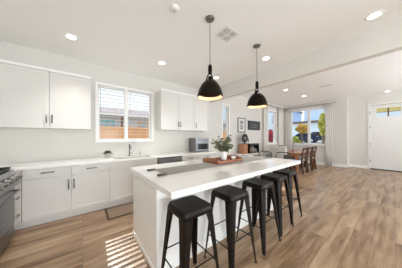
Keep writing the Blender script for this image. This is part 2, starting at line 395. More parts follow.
# sink run
def base_unit(label, x0, x1, kind):
    r = thing('base_cabinet', label, 'cabinet', ((x0 + x1) / 2, 3.6, 0), 0, 'white base cabinets along the sink wall')
    ox, oy = (x0 + x1) / 2, 3.6; x0 += 0.0006; x1 -= 0.0006
    def fin(mb, n, m, p=r): 
        o = mb.build(n, m, p)
        if p is r: o.location = (-ox, -oy, 0)
        return o
    if kind == 'sink': # open box so that the basin hangs inside
        cb = MB().box(x0, x0 + 0.02, FY + 0.02, YN - 0.005, 0.11, 0.873).box(x1 - 0.02, x1, FY + 0.02, YN - 0.005, 0.11, 0.873).box(x0, x1, FY + 0.02, YN - 0.005, 0.11, 0.13).box(x0, x1, FY + 0.02, FY + 0.03, 0.13, 0.873)
    else: cb = MB().box(x0, x1, FY + 0.02, YN - 0.005, 0.11, 0.873)
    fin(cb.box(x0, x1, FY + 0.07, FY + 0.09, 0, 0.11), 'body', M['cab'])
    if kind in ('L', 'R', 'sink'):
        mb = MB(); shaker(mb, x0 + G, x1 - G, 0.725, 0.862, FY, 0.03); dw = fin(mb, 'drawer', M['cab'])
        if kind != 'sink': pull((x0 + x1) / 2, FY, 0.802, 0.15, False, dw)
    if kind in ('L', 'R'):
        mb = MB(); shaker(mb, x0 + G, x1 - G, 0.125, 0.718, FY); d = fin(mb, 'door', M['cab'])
        pull(x1 - 0.035 if kind == 'R' else x0 + 0.035, FY, 0.575, 0.16, True, d)
    if kind == 'sink':
        xm = (x0 + x1) / 2
        for a, c2, hx in ((x0, xm, xm - 0.035), (xm, x1, xm + 0.035)):
            mb = MB(); shaker(mb, a + G, c2 - G, 0.125, 0.718, FY); d = fin(mb, 'door', M['cab']); pull(hx, FY, 0.575, 0.16, True, d)
    return r
base_unit('white base cabinet nearest the range, one drawer over one door', -0.690, -0.143, 'R')
base_unit('white base cabinet between the one beside the range and the sink cabinet', -0.143, 0.408, 'L')
base_unit('wide white sink base cabinet under the window, left of the dishwasher', 0.408, 1.335, 'sink')
base_unit('white base cabinet directly right of the dishwasher', 1.985, 2.47, 'L')
base_unit('last white base cabinet at the right end of the sink run, under the toaster oven', 2.47, 3.12, 'R')
# corner filler + left run
r = thing('corner_cabinet', 'white corner base cabinet with narrow drawer stack beside the range', 'cabinet', (-1.0, 3.4, 0))
def sub(mb, n, m, p, loc): o = mb.build(n, m, p); o.location = (-loc[0], -loc[1], -(loc[2] if len(loc) > 2 else 0)); return o
sub(MB().box(XL + 0.003, -0.745, 3.085, YN - 0.005, 0.11, 0.873).box(-0.745, -0.693, FY + 0.0, 3.6, 0.11, 0.873).box(-0.83, -0.81, 3.085, 3.38, 0, 0.11).box(-0.83, -0.693, 3.38, 3.40, 0, 0.11), 'body', M['cab'], r, (-1.0, 3.4))
for k, (a, c2) in enumerate(((0.125, 0.36), (0.366, 0.60), (0.606, 0.862))):
    mb = MB().box(-0.745, -0.727, 3.09, 3.30, a, c2).box(-0.727, -0.722, 3.09, 3.11, a, c2).box(-0.727, -0.722, 3.28, 3.30, a, c2)
    d = sub(mb, 'drawer', M['cab'], r, (-1.0, 3.4)); pull(-0.724, 3.19, (a + c2) / 2 + 0.02, 0.12, False, d, (1, 0))
r = thing('base_cabinet', 'white base cabinet on the near side of the range against the left wall', 'cabinet', (-1.06, 1.85, 0))
sub(MB().box(XL + 0.003, -0.745, 1.40, 2.29, 0.11, 0.873).box(XL + 0.003, -0.81, 1.40, 2.29, 0, 0.11), 'body', M['cab'], r, (-1.06, 1.85))
for a, c2 in ((1.403, 1.843), (1.847, 2.287)):
    d = sub(MB().box(-0.745, -0.727, a, c2, 0.125, 0.862), 'door', M['cab'], r, (-1.06, 1.85)); pull(-0.727, c2 - 0.04 if a < 1.5 else a + 0.04, 0.7, 0.16, True, d, (1, 0))
# worktop with sink cut-out
SX0, SX1, SY0, SY1 = 0.50, 1.22, 3.36, 3.74
mb = MB()
mb.box(XL + 0.002, SX0, 3.275, YN - 0.002, 0.875, 0.915).box(SX1, 3.15, 3.275, YN - 0.002, 0.875, 0.915)
mb.box(SX0, SX1, 3.275, SY0, 0.875, 0.915).box(SX0, SX1, SY1, YN - 0.002, 0.875, 0.915)
mb.box(XL + 0.002, -0.715, 3.08, 3.275, 0.875, 0.915)
tag(mb.build('worktop', M['quartz']), 'white quartz worktop running along the sink wall under the window', 'countertop')
tag(MB().box(XL + 0.002, -0.715, 1.38, 2.295, 0.875, 0.915, bevel=0.003).build('worktop', M['quartz']), 'short white quartz worktop on the near side of the range', 'countertop')

def upper_unit(label, x0, x1, nd, z0, z1, splits, hx, group):
    y0 = 3.585; ox = (x0 + x1) / 2
    r = thing('wall_cabinet', label, 'cabinet', (ox, 3.75, z0), 0, group)
    L = (ox, 3.75, z0)
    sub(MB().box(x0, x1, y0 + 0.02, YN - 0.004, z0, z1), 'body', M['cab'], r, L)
    sub(MB().box(x0 - 0.0, x1 + 0.0, y0 - 0.012, YN - 0.004, z1, z1 + 0.045), 'crown_moulding', M['trim'], r, L)
    xs = [x0] + splits + [x1]
    for i in range(nd):
        mb = MB(); shaker(mb, xs[i] + G, xs[i + 1] - G, z0 + 0.004, z1 - 0.004, y0, 0.06)
        d = sub(mb, 'door', M['cab'], r, L); pull(hx[i], y0, z0 + 0.155, 0.14, True, d)
    return r
upper_unit('white wall cabinet left of the kitchen window with a pair of centre pulls', -1.005, 0.135, 2, 1.495, 2.45, [-0.434], [-0.468, -0.40], 'white wall cabinets')
upper_unit('white wall cabinet right of the kitchen window with two doors', 1.545, 2.575, 2, 1.53, 2.51, [2.06], [2.025, 2.095], 'white wall cabinets')
upper_unit('single-door white wall cabinet above the toaster oven', 2.575, 3.12, 1, 1.53, 2.51, [], [2.61], 'white wall cabinets')
r = thing('wall_cabinet', 'white corner wall cabinet in the corner beside the left wall', 'cabinet', (-1.2, 3.75, 1.495), 0, 'white wall cabinets')
sub(MB().box(XL + 0.003, -1.008, 3.605, YN - 0.004, 1.495, 2.45).box(XL + 0.003, -1.008, 3.573, YN - 0.004, 2.45, 2.495), 'body', M['cab'], r, (-1.2, 3.75, 1.495))
mb = MB(); shaker(mb, XL + 0.01, -1.011, 1.499, 2.446, 3.585, 0.06); sub(mb, 'door', M['cab'], r, (-1.2, 3.75, 1.495))

# ================================================================== ISLAND
r = thing('kitchen_island', 'long white island cabinet base with plain end panel', 'kitchen island', (1.8, 1.8, 0))
L = (1.8, 1.8)
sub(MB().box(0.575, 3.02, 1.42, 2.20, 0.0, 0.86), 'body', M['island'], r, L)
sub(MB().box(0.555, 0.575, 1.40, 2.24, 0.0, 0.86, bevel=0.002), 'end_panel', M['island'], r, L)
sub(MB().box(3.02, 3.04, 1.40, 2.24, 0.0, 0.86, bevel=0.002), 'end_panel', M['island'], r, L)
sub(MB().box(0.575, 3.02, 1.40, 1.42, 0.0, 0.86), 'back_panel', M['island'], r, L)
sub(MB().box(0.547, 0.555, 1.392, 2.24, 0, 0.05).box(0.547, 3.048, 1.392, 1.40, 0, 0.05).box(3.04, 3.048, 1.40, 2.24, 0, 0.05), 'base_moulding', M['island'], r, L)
for i in range(5):
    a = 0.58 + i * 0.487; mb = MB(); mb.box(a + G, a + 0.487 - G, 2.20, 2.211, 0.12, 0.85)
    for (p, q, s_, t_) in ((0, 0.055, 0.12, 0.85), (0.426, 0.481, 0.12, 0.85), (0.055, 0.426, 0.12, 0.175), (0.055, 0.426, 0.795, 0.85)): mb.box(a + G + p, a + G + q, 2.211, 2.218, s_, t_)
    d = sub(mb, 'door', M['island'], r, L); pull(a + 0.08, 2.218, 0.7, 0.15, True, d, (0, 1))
tag(MB().box(0.53, 3.075, 1.042, 2.30, 0.862, 0.915, bevel=0.004).build('island_countertop', M['quartz']), 'thick white quartz countertop on the island, set with runner and tray', 'countertop')

# table runner
TZ = 0.9155
r = thing('table_runner', 'grey linen runner with dark tassels along the white island top', 'table runner', (1.85, 1.74, TZ))
mb = MB(); nx = 60
for i in range(nx):
    for j in range(2): pass
vs = []
for i in range(nx + 1):
    x = -1.12 + 2.24 * i / nx; row = []
    for j in range(9):
        y = -0.18 + 0.36 * j / 8; row.append(mb.bm.verts.new((x, y, 0.0035 + 0.001 * math.sin(i * 1.7) * math.cos(j * 1.3))))
    vs.append(row)
for i in range(nx):
    for j in range(8): mb.bm.faces.new((vs[i][j], vs[i + 1][j], vs[i + 1][j + 1], vs[i][j + 1]))
o = mb.build('cloth', M['linen'], r); so_ = o.modifiers.new('thick', 'SOLIDIFY'); so_.thickness = 0.003; so_.offset = -1
for sx_ in (-1, 1):
    for sy_ in (-1, 1):
        mb = MB()
        for k in range(7):
            a = (k - 3) * 0.09
            mb.tube([(sx_ * 1.11, sy_ * 0.165, 0.011), (sx_ * (1.11 + 0.05 * math.cos(a)), sy_ * 0.165 + 0.05 * math.sin(a) + 0.0, 0.011), (sx_ * (1.11 + 0.10 * math.cos(a)), sy_ * 0.165 + 0.09 * math.sin(a), 0.009)], 0.0085)
        mb.build('tassel', M['tassel'], r)

# tray
TY = 0.9225
r = thing('serving_tray', 'brown wooden serving tray with raised handled ends on the grey runner', 'tray', (1.91, 1.83, TY), math.radians(2))
hw, hd2 = 0.305, 0.185
MB().box(-hw, hw, -hd2, hd2, 0, 0.012, bevel=0.002).build('base', M['tray_red'], r)
MB().box(-hw, hw, -hd2, -hd2 + 0.014, 0.012, 0.042, bevel=0.003).build('rim', M['walnut'], r); MB().box(-hw, hw, hd2 - 0.014, hd2, 0.012, 0.042, bevel=0.003).build('rim', M['walnut'], r)
for s_ in (-1, 1):
    mb = MB(); xa = s_ * hw; xb = s_ * (hw - 0.016); lo, hi = min(xa, xb), max(xa, xb)
    mb.box(lo, hi, -hd2 + 0.014, hd2 - 0.014, 0.012, 0.04).box(lo, hi, -hd2 + 0.014, -0.06, 0.04, 0.065).box(lo, hi, 0.06, hd2 - 0.014, 0.04, 0.065).box(lo, hi, -0.10, 0.10, 0.065, 0.08, bevel=0.003)
    mb.build('handle', M['walnut'], r)
# vase with eucalyptus
r = thing('flower_vase', 'white ceramic vase holding grey-green leafy stems on the wooden tray', 'vase', (1.96, 1.86, TY + 0.0125))
MB().lathe([(0.0, 0.0), (0.042, 0.0), (0.052, 0.02), (0.056, 0.06), (0.050, 0.11), (0.040, 0.135), (0.043, 0.15), (0.037, 0.15), (0.034, 0.135), (0.044, 0.11), (0.048, 0.06), (0.0, 0.02)], seg=28).build('vase_body', M['ceramic'], r)
rnd = random.Random(3); stems = MB(); leaves = MB()
for k in range(32):
    a = 2 * PI * k / 32 + rnd.uniform(-.2, .2); R = rnd.uniform(0.05, 0.22); Hh = rnd.uniform(0.06, 0.29)
    if R > 0.14: Hh *= 0.8
    p0 = Vector((0.01 * math.cos(a), 0.01 * math.sin(a), 0.04)); p1 = Vector((0.03 * math.cos(a), 0.03 * math.sin(a), 0.15)); p3 = Vector((R * math.cos(a), R * math.sin(a), 0.15 + Hh))
    p2 = (p1 + p3) / 2 + Vector((0, 0, 0.03)); pts = [p0, p1, p2, p3]; stems.tube(pts, 0.0022, 5)
    for q in range(14):
        t = (q + 1) / 14; c_ = p1.lerp(p2, min(1, t * 2)) if t < .5 else p2.lerp(p3, (t - .5) * 2)
        th = rnd.uniform(0, 2 * PI); ph = rnd.uniform(-0.5, 1.0); u = Vector((math.cos(th) * math.cos(ph), math.sin(th) * math.cos(ph), math.sin(ph)))
        v_ = u.cross(Vector((rnd.uniform(-1, 1), rnd.uniform(-1, 1), rnd.uniform(-1, 1)))).normalized(); s = rnd.uniform(0.034, 0.05)
        n_ = u.cross(v_) * 0.004
        leaves.quad([c_, c_ + u * s * .4 + v_ * s * .42 + n_, c_ + u * s * 1.1, c_ + u * s * .4 - v_ * s * .42 - n_])
stems.build('stems', M['stem'], r); leaves.build('leaves', M['leafgrey'], r)
tag(MB().lathe([(0, 0), (0.02, 0), (0.024, 0.004), (0.036, 0.03), (0.040, 0.045), (0.037, 0.045), (0.032, 0.03), (0.018, 0.008), (0, 0.007)], seg=24).build('small_bowl', M['ceramic'], None, (2.12, 1.78, TY + 0.0125)), 'small white bowl beside the vase on the wooden tray', 'bowl')

# ================================================================== STOOLS
def make_stool():
    r = thing('bar_stool', '', 'stool', (0, 0, 0), 0, 'dark metal backless stools along the island')
    S = 0.142; Hh = 0.76
    def rr(h, z, rad=0.03, n=5):
        pts = []
        for (cx, cy, a0) in ((h - rad, h - rad, 0), (-h + rad, h - rad, 90), (-h + rad, -h + rad, 180), (h - rad, -h + rad, 270)):
            for k in range(n):
                a = math.radians(a0 + 90 * k / (n - 1)); pts.append((cx + rad * math.cos(a), cy + rad * math.sin(a), z))
        return pts
    mb = MB(); bm = mb.bm
    levels = [rr(S + 0.012, Hh - 0.055), rr(S + 0.006, Hh - 0.03), rr(S, Hh - 0.008), rr(S - 0.006, Hh), rr(S - 0.02, Hh - 0.001), rr(0.09, Hh - 0.002), rr(0.012, Hh - 0.0025, 0.010)]
    inner = [rr(S + 0.009, Hh - 0.055), rr(S - 0.004, Hh - 0.014), rr(0.012, Hh - 0.014, 0.010)]
    rings = [[bm.verts.new(p) for p in lv] for lv in levels]; ir = [[bm.verts.new(p) for p in lv] for lv in inner]
    seq = rings; N = len(rings[0])
    for q in (rings, ir):
        for i in range(len(q) - 1):
            for k in range(N): f = bm.faces.new((q[i][k], q[i][(k + 1) % N], q[i + 1][(k + 1) % N], q[i + 1][k])); f.smooth = i < 3
    for k in range(N):
        bm.faces.new((rings[0][k], ir[0][k], ir[0][(k + 1) % N], rings[0][(k + 1) % N]))
        bm.faces.new((rings[-1][k], rings[-1][(k + 1) % N], ir[-1][(k + 1) % N], ir[-1][k]))
    mb.build('seat', M['stool'], r)
    F_ = 0.205
    def corner(z):   # outer corner position of a leg at height z
        t = (Hh - 0.02 - z) / (Hh - 0.02); return S + 0.004 + (F_ - S - 0.004) * t
    for sx_ in (-1, 1):
        for sy_ in (-1, 1):
            mb = MB()
            def ring(z, wd):
                c_ = corner(z); t = 0.003; ch = 0.016
                pl = [(c_ - wd, c_), (c_ - ch, c_), (c_, c_ - ch), (c_, c_ - wd), (c_ - t, c_ - wd), (c_ - t - 0.001, c_ - ch), (c_ - ch, c_ - t - 0.001), (c_ - wd, c_ - t)]
                return [(sx_ * a, sy_ * b_, z) for a, b_ in pl]
            zs = [(Hh - 0.03, 0.088), (0.62, 0.070), (0.42, 0.056), (0.2, 0.042), (0.012, 0.028)]
            rg = [[mb.bm.verts.new(p) for p in ring(z, wd)] for z, wd in zs]
            for i in range(len(rg) - 1):
                for k in range(8): mb.bm.faces.new((rg[i][k], rg[i][(k + 1) % 8], rg[i + 1][(k + 1) % 8], rg[i + 1][k]))
            mb.bm.faces.new(rg[0]); mb.bm.faces.new(rg[-1][::-1])
            lg = mb.build('leg', M['stool'], r)
            c0 = corner(0) - 0.012
            MB().box(sx_ * c0 - 0.011, sx_ * c0 + 0.011, sy_ * c0 - 0.011, sy_ * c0 + 0.011, 0, 0.012, bevel=0.002).build('foot_cap', M['black'], lg)
    for (z, ax) in ((0.33, 'x'), (0.27, 'y')):
        c_ = corner(z) - 0.014
        for s_ in (-1, 1):
            p = [(-c_, s_ * c_, z), (c_, s_ * c_, z)] if ax == 'x' else [(s_ * c_, -c_, z), (s_ * c_, c_, z)]
            MB().tube(p, 0.0055, 8).build('rung', M['stool'], r)
    return r
st = make_stool()
spots = [(0.74, 1.11, 0, 'dark metal stool at the near left end of the island, largest in view'),
         (1.26, 1.11, 0, 'dark metal stool second from the near left end of the island'),
         (1.81, 1.11, 0, 'dark metal stool in the middle of the row of five'),
         (2.29, 1.14, 0, 'dark metal stool fourth along the island, one before the far end'),
         (2.72, 1.17, 0, 'dark metal stool at the far right end of the island, farthest of the row')]
for i, (x, y, a, lb) in enumerate(spots):
    if i == 0: st.location = (x, y, 0); st['label'] = lb
    else: dup(st, (x, y, 0), a, lb)

# ================================================================== PENDANTS + CEILING FITTINGS
def make_pendant():
    r = thing('pendant_lamp', '', 'pendant lamp', (0, 0, 1.856), 0, 'black dome pendants over the island')
    H2 = CZ - 1.856
    out_ = [(0.170, 0.0), (0.170, 0.02), (0.162, 0.06), (0.144, 0.115), (0.117, 0.165), (0.083, 0.205), (0.048, 0.232), (0.03, 0.24)]
    inn = [(0.025, 0.232), (0.045, 0.224), (0.079, 0.198), (0.112, 0.160), (0.139, 0.112), (0.157, 0.06), (0.165, 0.02), (0.166, 0.0)]
    MB().lathe(out_ + [(0.0, 0.241)], seg=40).build('shade', M['pend'], r)
    sh = [c for c in children(r) if c.name.startswith('shade')][0]
    # open the shade's bottom cap
    bm = bmesh.new(); bm.from_mesh(sh.data); bm.faces.ensure_lookup_table()
    for f in [f for f in bm.faces if len(f.verts) > 10 and f.calc_center_median().z < 0.01]: bm.faces.remove(f)
    bm.to_mesh(sh.data); bm.free()
    mb = MB().lathe(inn, seg=40)
    for f in [f for f in mb.bm.faces if len(f.verts) > 10 and f.calc_center_median().z < 0.01]: mb.bm.faces.remove(f)
    mb.build('shade_lining', M['pend_in'], sh)
    MB().lathe([(0.166, 0.0), (0.171, -0.003), (0.1715, 0.004), (0.167, 0.004)], seg=40, ring=True).build('shade_lip', M['pend'], sh)
    for f_ in (0,):
        mb = MB()
        for s_ in (-1, 1): mb.tube([(s_ * 0.066, 0, 0.215), (s_ * 0.048, 0, 0.26), (s_ * 0.028, 0, 0.30), (s_ * 0.014, 0, 0.345)], 0.008)
        mb.build('yoke', M['pend'], r)
    MB().lathe([(0.0, 0.24), (0.026, 0.24), (0.024, 0.275), (0.0, 0.28)], seg=20).build('shade_cap', M['pend'], r)
    MB().lathe([(0, 0.31), (0.024, 0.312), (0.027, 0.35), (0.027, 0.40), (0.022, 0.425), (0.008, 0.44), (0, 0.44)], seg=20).build('socket', M['pend'], r)
    MB().tube([(0, 0, 0.44), (0, 0, H2 - 0.02)], 0.0035, 8).build('cord', M['pend'], r)
    MB().lathe([(0, -0.032), (0.030, -0.03), (0.055, -0.018), (0.062, 0), (0, 0)], 0, 0, H2 - 0.001, seg=28).build('ceiling_rose', M['nickel'], r)
    MB().lathe([(0, 0.075), (0.018, 0.08), (0.032, 0.1), (0.03, 0.13), (0.014, 0.165), (0.012, 0.22), (0, 0.22)], seg=20).build('bulb', M['bulb'], r)
    return r
pn = make_pendant()
PX = [((1.33, 1.505), 'black dome pendant lamp with warm white inside, nearer and larger in view'), ((2.36, 1.46), 'black dome pendant lamp farther along the island, smaller in view')]
for i, ((x, y), lb) in enumerate(PX):
    if i == 0: pn.location = (x, y, 1.856); pn['label'] = lb
    else: dup(pn, (x, y, 1.856), 0, lb)
    d = bpy.data.lights.new('pendant_bulb_light', 'POINT'); d.energy = 1.15; d.color = (1, 0.76, 0.52); d.shadow_soft_size = 0.03
    o = bpy.data.objects.new('pendant_bulb_light', d); C.objects.link(o); o.location = (x, y, 1.885)

def downlight(x, y, z, label):
    r = thing('recessed_light', label, 'ceiling light', (x, y, z), 0, 'round recessed ceiling lights')
    MB().lathe([(0.062, -0.004), (0.078, -0.006), (0.088, -0.002), (0.088, 0.0), (0.062, 0.0)], seg=28, ring=True).build('trim_ring', M['white'], r)
    MB().lathe([(0, -0.0035), (0.063, -0.0035), (0.063, -0.001), (0, -0.001)], seg=28).build('lens', M['lamp'], r)
    d = bpy.data.lights.new('downlight', 'AREA'); d.shape = 'DISK'; d.size = 0.13; d.energy = DOWNLIGHT * (0.25 if x > 8.5 else 0.5 if x > 2.7 and x < 3.2 else 1); d.spread = math.radians(80); d.color = (1, 0.97, 0.93)
    o = bpy.data.objects.new('downlight', d); C.objects.link(o); o.location = (x, y, z - 0.012)
for x, y, z, lb in ((-0.13, 3.10, CZ, 'round recessed ceiling light above the left wall cabinets'),
                    (1.32, 3.02, CZ, 'round recessed ceiling light in front of the kitchen window'),
                    (2.77, 2.89, CZ, 'round recessed ceiling light partly behind the nearer black pendant'),
                    (2.88, 1.585, CZ, 'round recessed ceiling light just right of the farther pendant cord'),
                    (2.976, 0.167, CZ, 'largest round recessed ceiling light, at the upper right before the beam'),
                    (5.85, 2.46, DZ, 'round recessed ceiling light of the dining area nearest the farther pendant'),
                    (7.32, 2.36, DZ, 'round recessed ceiling light of the dining area nearest the large window'),
                    (9.12, 0.18, DZ, 'round recessed ceiling light right in front of the entry door')):
    downlight(x, y, z, lb)
# ceiling register
r = thing('ceiling_vent', 'square white four-way air register in the ceiling between the pendants', 'ceiling vent', (1.735, 1.575, CZ), math.radians(0))
MB().box(-0.15, 0.15, -0.135, 0.135, -0.006, -0.001, bevel=0.002).build('frame', M['white'], r)
for (cx, cy, hor, sh) in ((-0.062, -0.055, 1, 1), (0.062, -0.055, 0, 1), (-0.062, 0.055, 0, 0), (0.062, 0.055, 1, 1)):
    mb = MB()
    for k in range(6):
        t = -0.04 + k * 0.016
        if hor: mb.box(cx - 0.052, cx + 0.052, cy + t, cy + t + 0.008, -0.0095, -0.006)
        else: mb.box(cx + t - 0.008, cx + t, cy - 0.046, cy + 0.046, -0.0095, -0.006)
    mb.build('louvre', M['louvre'], r)
r = thing('ceiling_vent', 'small rectangular air register in the dining ceiling near the beam', 'ceiling vent', (6.45, 1.44, DZ))
MB().box(-0.08, 0.08, -0.19, 0.19, -0.006, -0.001).build('frame', M['white'], r)
mb = MB()
for k in range(9): mb.box(-0.065, 0.065, -0.17 + k * 0.04, -0.152 + k * 0.04, -0.009, -0.006)
mb.build('louvre', M['louvre'], r)
tag(MB().lathe([(0, -0.030), (0.03, -0.030), (0.048, -0.022), (0.055, -0.001), (0, -0.001)], seg=28).build('smoke_detector', M['white'], None, (0.883, 1.64, CZ)), 'small round white smoke detector on the ceiling at the top of the view', 'smoke detector')

# ================================================================== WINDOW BLINDS
for x0, x1, lb in ((W1[0] + 0.012, MX - 0.045, 'white open horizontal blind in the left half of the kitchen window'), (MX + 0.045, W1[1] - 0.012, 'white open horizontal blind in the right half of the kitchen window')):
    r = thing('window_blind', lb, 'blind', ((x0 + x1) / 2, YN + 0.03, W1[3] - 0.04), 0, 'white horizontal blinds of the kitchen window')
    hx = (x1 - x0) / 2
    MB().box(-hx, hx, -0.024, 0.024, 0.0, 0.038, bevel=0.003).build('headrail', M['slat'], r)
    mb = MB(); n = 13; dz = 0.0805
    for k in range(n): mb.box(-hx, hx, -0.023, 0.023, -0.057 - k * dz, -0.052 - k * dz)
    mb.build('slats', M['slat'], r)
    MB().box(-hx, hx, -0.022, 0.022, -1.142, -1.125, bevel=0.002).build('bottom_rail', M['slat'], r)
    mb = MB()
    for s_ in (-0.6, 0.6): mb.tube([(s_ * hx, -0.023, 0), (s_ * hx, -0.023, -1.13)], 0.0018, 5)
    mb.build('ladder_cord', M['slat'], r)
    MB().tube([(-hx + 0.03, -0.030, 0), (-hx + 0.03, -0.030, -0.55)], 0.004, 6).build('tilt_wand', M['greyvent'], r)

# ================================================================== SINK AND APPLIANCES
r = thing('kitchen_sink', 'stainless undermount sink in the worktop below the window', 'sink', (0.86, 3.55, 0.874))
mb = MB(); a, c_, d = 0.375, 0.205, -0.2
mb.box(-a, -a + 0.016, -c_, c_, d, 0).box(a - 0.016, a, -c_, c_, d, 0).box(-a, a, -c_, -c_ + 0.016, d, 0).box(-a, a, c_ - 0.016, c_, d, 0).box(-a, a, -c_, c_, d - 0.01, d)
mb.build('basin', M['steel'], r)
MB().lathe([(0, 0.001), (0.04, 0.001), (0.04, 0.004), (0, 0.004)], 0, 0, d, seg=20).build('drain', M['nickel'], r)
r = thing('kitchen_faucet', 'slim chrome gooseneck faucet behind the sink', 'faucet', (0.86, 3.79, 0.9155))
MB().lathe([(0, 0), (0.026, 0), (0.026, 0.008), (0.016, 0.02), (0.014, 0.06), (0, 0.06)], seg=20).build('base', M['nickel'], r)
pts = [(0, 0, 0.05), (0, 0, 0.2)] + [(0, -0.07 + 0.07 * math.cos(t), 0.2 + 0.07 * math.sin(t)) for t in [PI * k / 8 for k in range(1, 8)]] + [(0, -0.142, 0.16)]
MB().tube(pts, 0.010, 10).build('spout', M['nickel'], r)
MB().tube([(0.012, 0, 0.05), (0.05, 0, 0.07), (0.085, 0, 0.1)], 0.005, 8).build('lever', M['nickel'], r)
r = thing('soap_dispenser', 'short chrome soap pump right of the faucet', 'soap dispenser', (1.10, 3.80, 0.9155))
MB().lathe([(0, 0), (0.02, 0), (0.02, 0.006), (0.009, 0.012), (0.009, 0.06), (0, 0.06)], seg=16).build('body', M['nickel'], r)
MB().tube([(0, 0, 0.055), (0, 0, 0.075), (0, -0.05, 0.075)], 0.006, 8).build('nozzle', M['nickel'], r)

r = thing('potted_succulent', 'small round grey-green plant in a pale pot on the worktop below the window', 'plant', (0.42, 3.74, 0.9155))
MB().lathe([(0, 0), (0.04, 0), (0.052, 0.045), (0.054, 0.055), (0.047, 0.055), (0.04, 0.045), (0, 0.045)], seg=24).build('pot', M['uphol'], r)
mb = MB(); rnd = random.Random(5)
for k in range(260):
    th = rnd.uniform(0, 2 * PI); ph = rnd.uniform(-0.1, PI / 2); u = Vector((math.cos(th) * math.cos(ph), math.sin(th) * math.cos(ph), math.sin(ph)))
    p = Vector((0, 0, 0.065)) + Vector((u.x * 0.085, u.y * 0.085, u.z * 0.065)) * rnd.uniform(0.5, 1); v_ = u.cross(Vector((0, 0.3, 1))).normalized(); s = 0.022
    mb.quad([p, p + u * s * .5 + v_ * s * .4, p + u * s * 1.3, p + u * s * .5 - v_ * s * .4])
mb.build('leaves', M['leafdark'], r)

# toaster oven
r = thing('toaster_oven', 'small stainless toaster oven with dark door on the worktop', 'toaster oven', (2.80, 3.68, 0.9155))
hw, hd_, hh = 0.25, 0.17, 0.40
MB().box(-hw, hw, -hd_, hd_, 0.015, hh, bevel=0.012).build('body', M['darksteel'], r)
dd = MB().box(-hw + 0.03, hw - 0.03, -hd_ - 0.012, -hd_, 0.045, 0.285, bevel=0.003).build('door', M['steel'], r)
MB().box(-hw + 0.06, hw - 0.06, -hd_ - 0.015, -hd_ - 0.011, 0.07, 0.235).build('door_window', M['bglass'], dd)
MB().tube([(-hw + 0.06, -hd_ - 0.012, 0.262), (-hw + 0.06, -hd_ - 0.035, 0.262), (hw - 0.06, -hd_ - 0.035, 0.262), (hw - 0.06, -hd_ - 0.012, 0.262)], 0.006, 8).build('handle', M['nickel'], dd)
for k in range(4):
    MB().lathe([(0, 0), (0.018, 0), (0.016, 0.018), (0, 0.018)], seg=16, mtx=Matrix.Translation((-0.15 + k * 0.1, -hd_, 0.34)) @ Matrix.Rotation(PI / 2, 4, 'X')).build('knob', M['black'], r)
mb = MB()
for sx_ in (-1, 1):
    for sy_ in (-1, 1): mb.lathe([(0, 0), (0.014, 0), (0.014, 0.016), (0, 0.016)], sx_ * 0.2, sy_ * 0.13, 0, seg=12)
mb.build('feet', M['black'], r)

# dishwasher
r = thing('dishwasher', 'stainless dishwasher with dark control strip between the white base cabinets', 'dishwasher', (1.66, 3.6, 0))
MB().box(-0.315, 0.315, -0.27, 0.29, 0.1, 0.868).build('body', M['darksteel'], r)
dd = MB().box(-0.312, 0.312, -0.295, -0.27, 0.12, 0.785, bevel=0.004).build('door', M['darksteel'], r)
MB().tube([(-0.26, -0.295, 0.74), (-0.26, -0.33, 0.74), (0.26, -0.33, 0.74), (0.26, -0.295, 0.74)], 0.009, 8).build('handle', M['steel'], dd)
MB().box(-0.312, 0.312, -0.292, -0.27, 0.79, 0.845, bevel=0.002).build('control_panel', M['steel'], r)
MB().box(-0.312, 0.312, -0.288, -0.27, 0.848, 0.868).build('control_strip', M['bglass'], r)
MB().box(-0.315, 0.315, -0.2, -0.18, 0, 0.1).build('kick_plate', M['black'], r)

# range
r = thing('gas_range', 'stainless gas range with black grates and front knobs at the left edge', 'range', (-1.04, 2.69, 0))
ox, oy = -1.04, 2.69
ya, yb = -0.378, 0.378; fx = 0.315
MB().box(-0.35, fx - 0.01, ya, yb, 0.06, 0.885).build('body', M['steel'], r)
MB().box(-0.35, fx + 0.0, ya, yb, 0.885, 0.918, bevel=0.006).build('cooktop', M['black'], r)
MB().prism([(fx - 0.02, 0.715), (fx + 0.05, 0.715), (fx + 0.075, 0.74), (fx + 0.02, 0.925), (fx - 0.02, 0.925)], 'y', ya, yb).build('control_panel', M['steel'], r)
for k in range(5):
    yk = -0.30 + k * 0.15
    mt = Matrix.Translation((fx + 0.048, yk, 0.83)) @ Matrix.Rotation(math.radians(73), 4, 'Y')
    kb = MB().lathe([(0, 0), (0.040, 0), (0.040, 0.01), (0.031, 0.014), (0.030, 0.05), (0.026, 0.056), (0, 0.056)], seg=20, mtx=mt).build('knob', M['nickel'], r)
dd = MB().box(fx - 0.01, fx + 0.03, ya + 0.004, yb - 0.004, 0.235, 0.705, bevel=0.006).build('oven_door', M['steel'], r)
MB().box(fx + 0.028, fx + 0.033, ya + 0.09, yb - 0.09, 0.31, 0.59).build('oven_window', M['bglass'], dd)
MB().tube([(fx + 0.03, ya + 0.05, 0.655), (fx + 0.075, ya + 0.05, 0.655), (fx + 0.075, yb - 0.05, 0.655), (fx + 0.03, yb - 0.05, 0.655)], 0.012, 10).build('handle', M['steel'], dd)
MB().box(fx - 0.01, fx + 0.025, ya + 0.004, yb - 0.004, 0.07, 0.225, bevel=0.006).build('drawer', M['steel'], r)
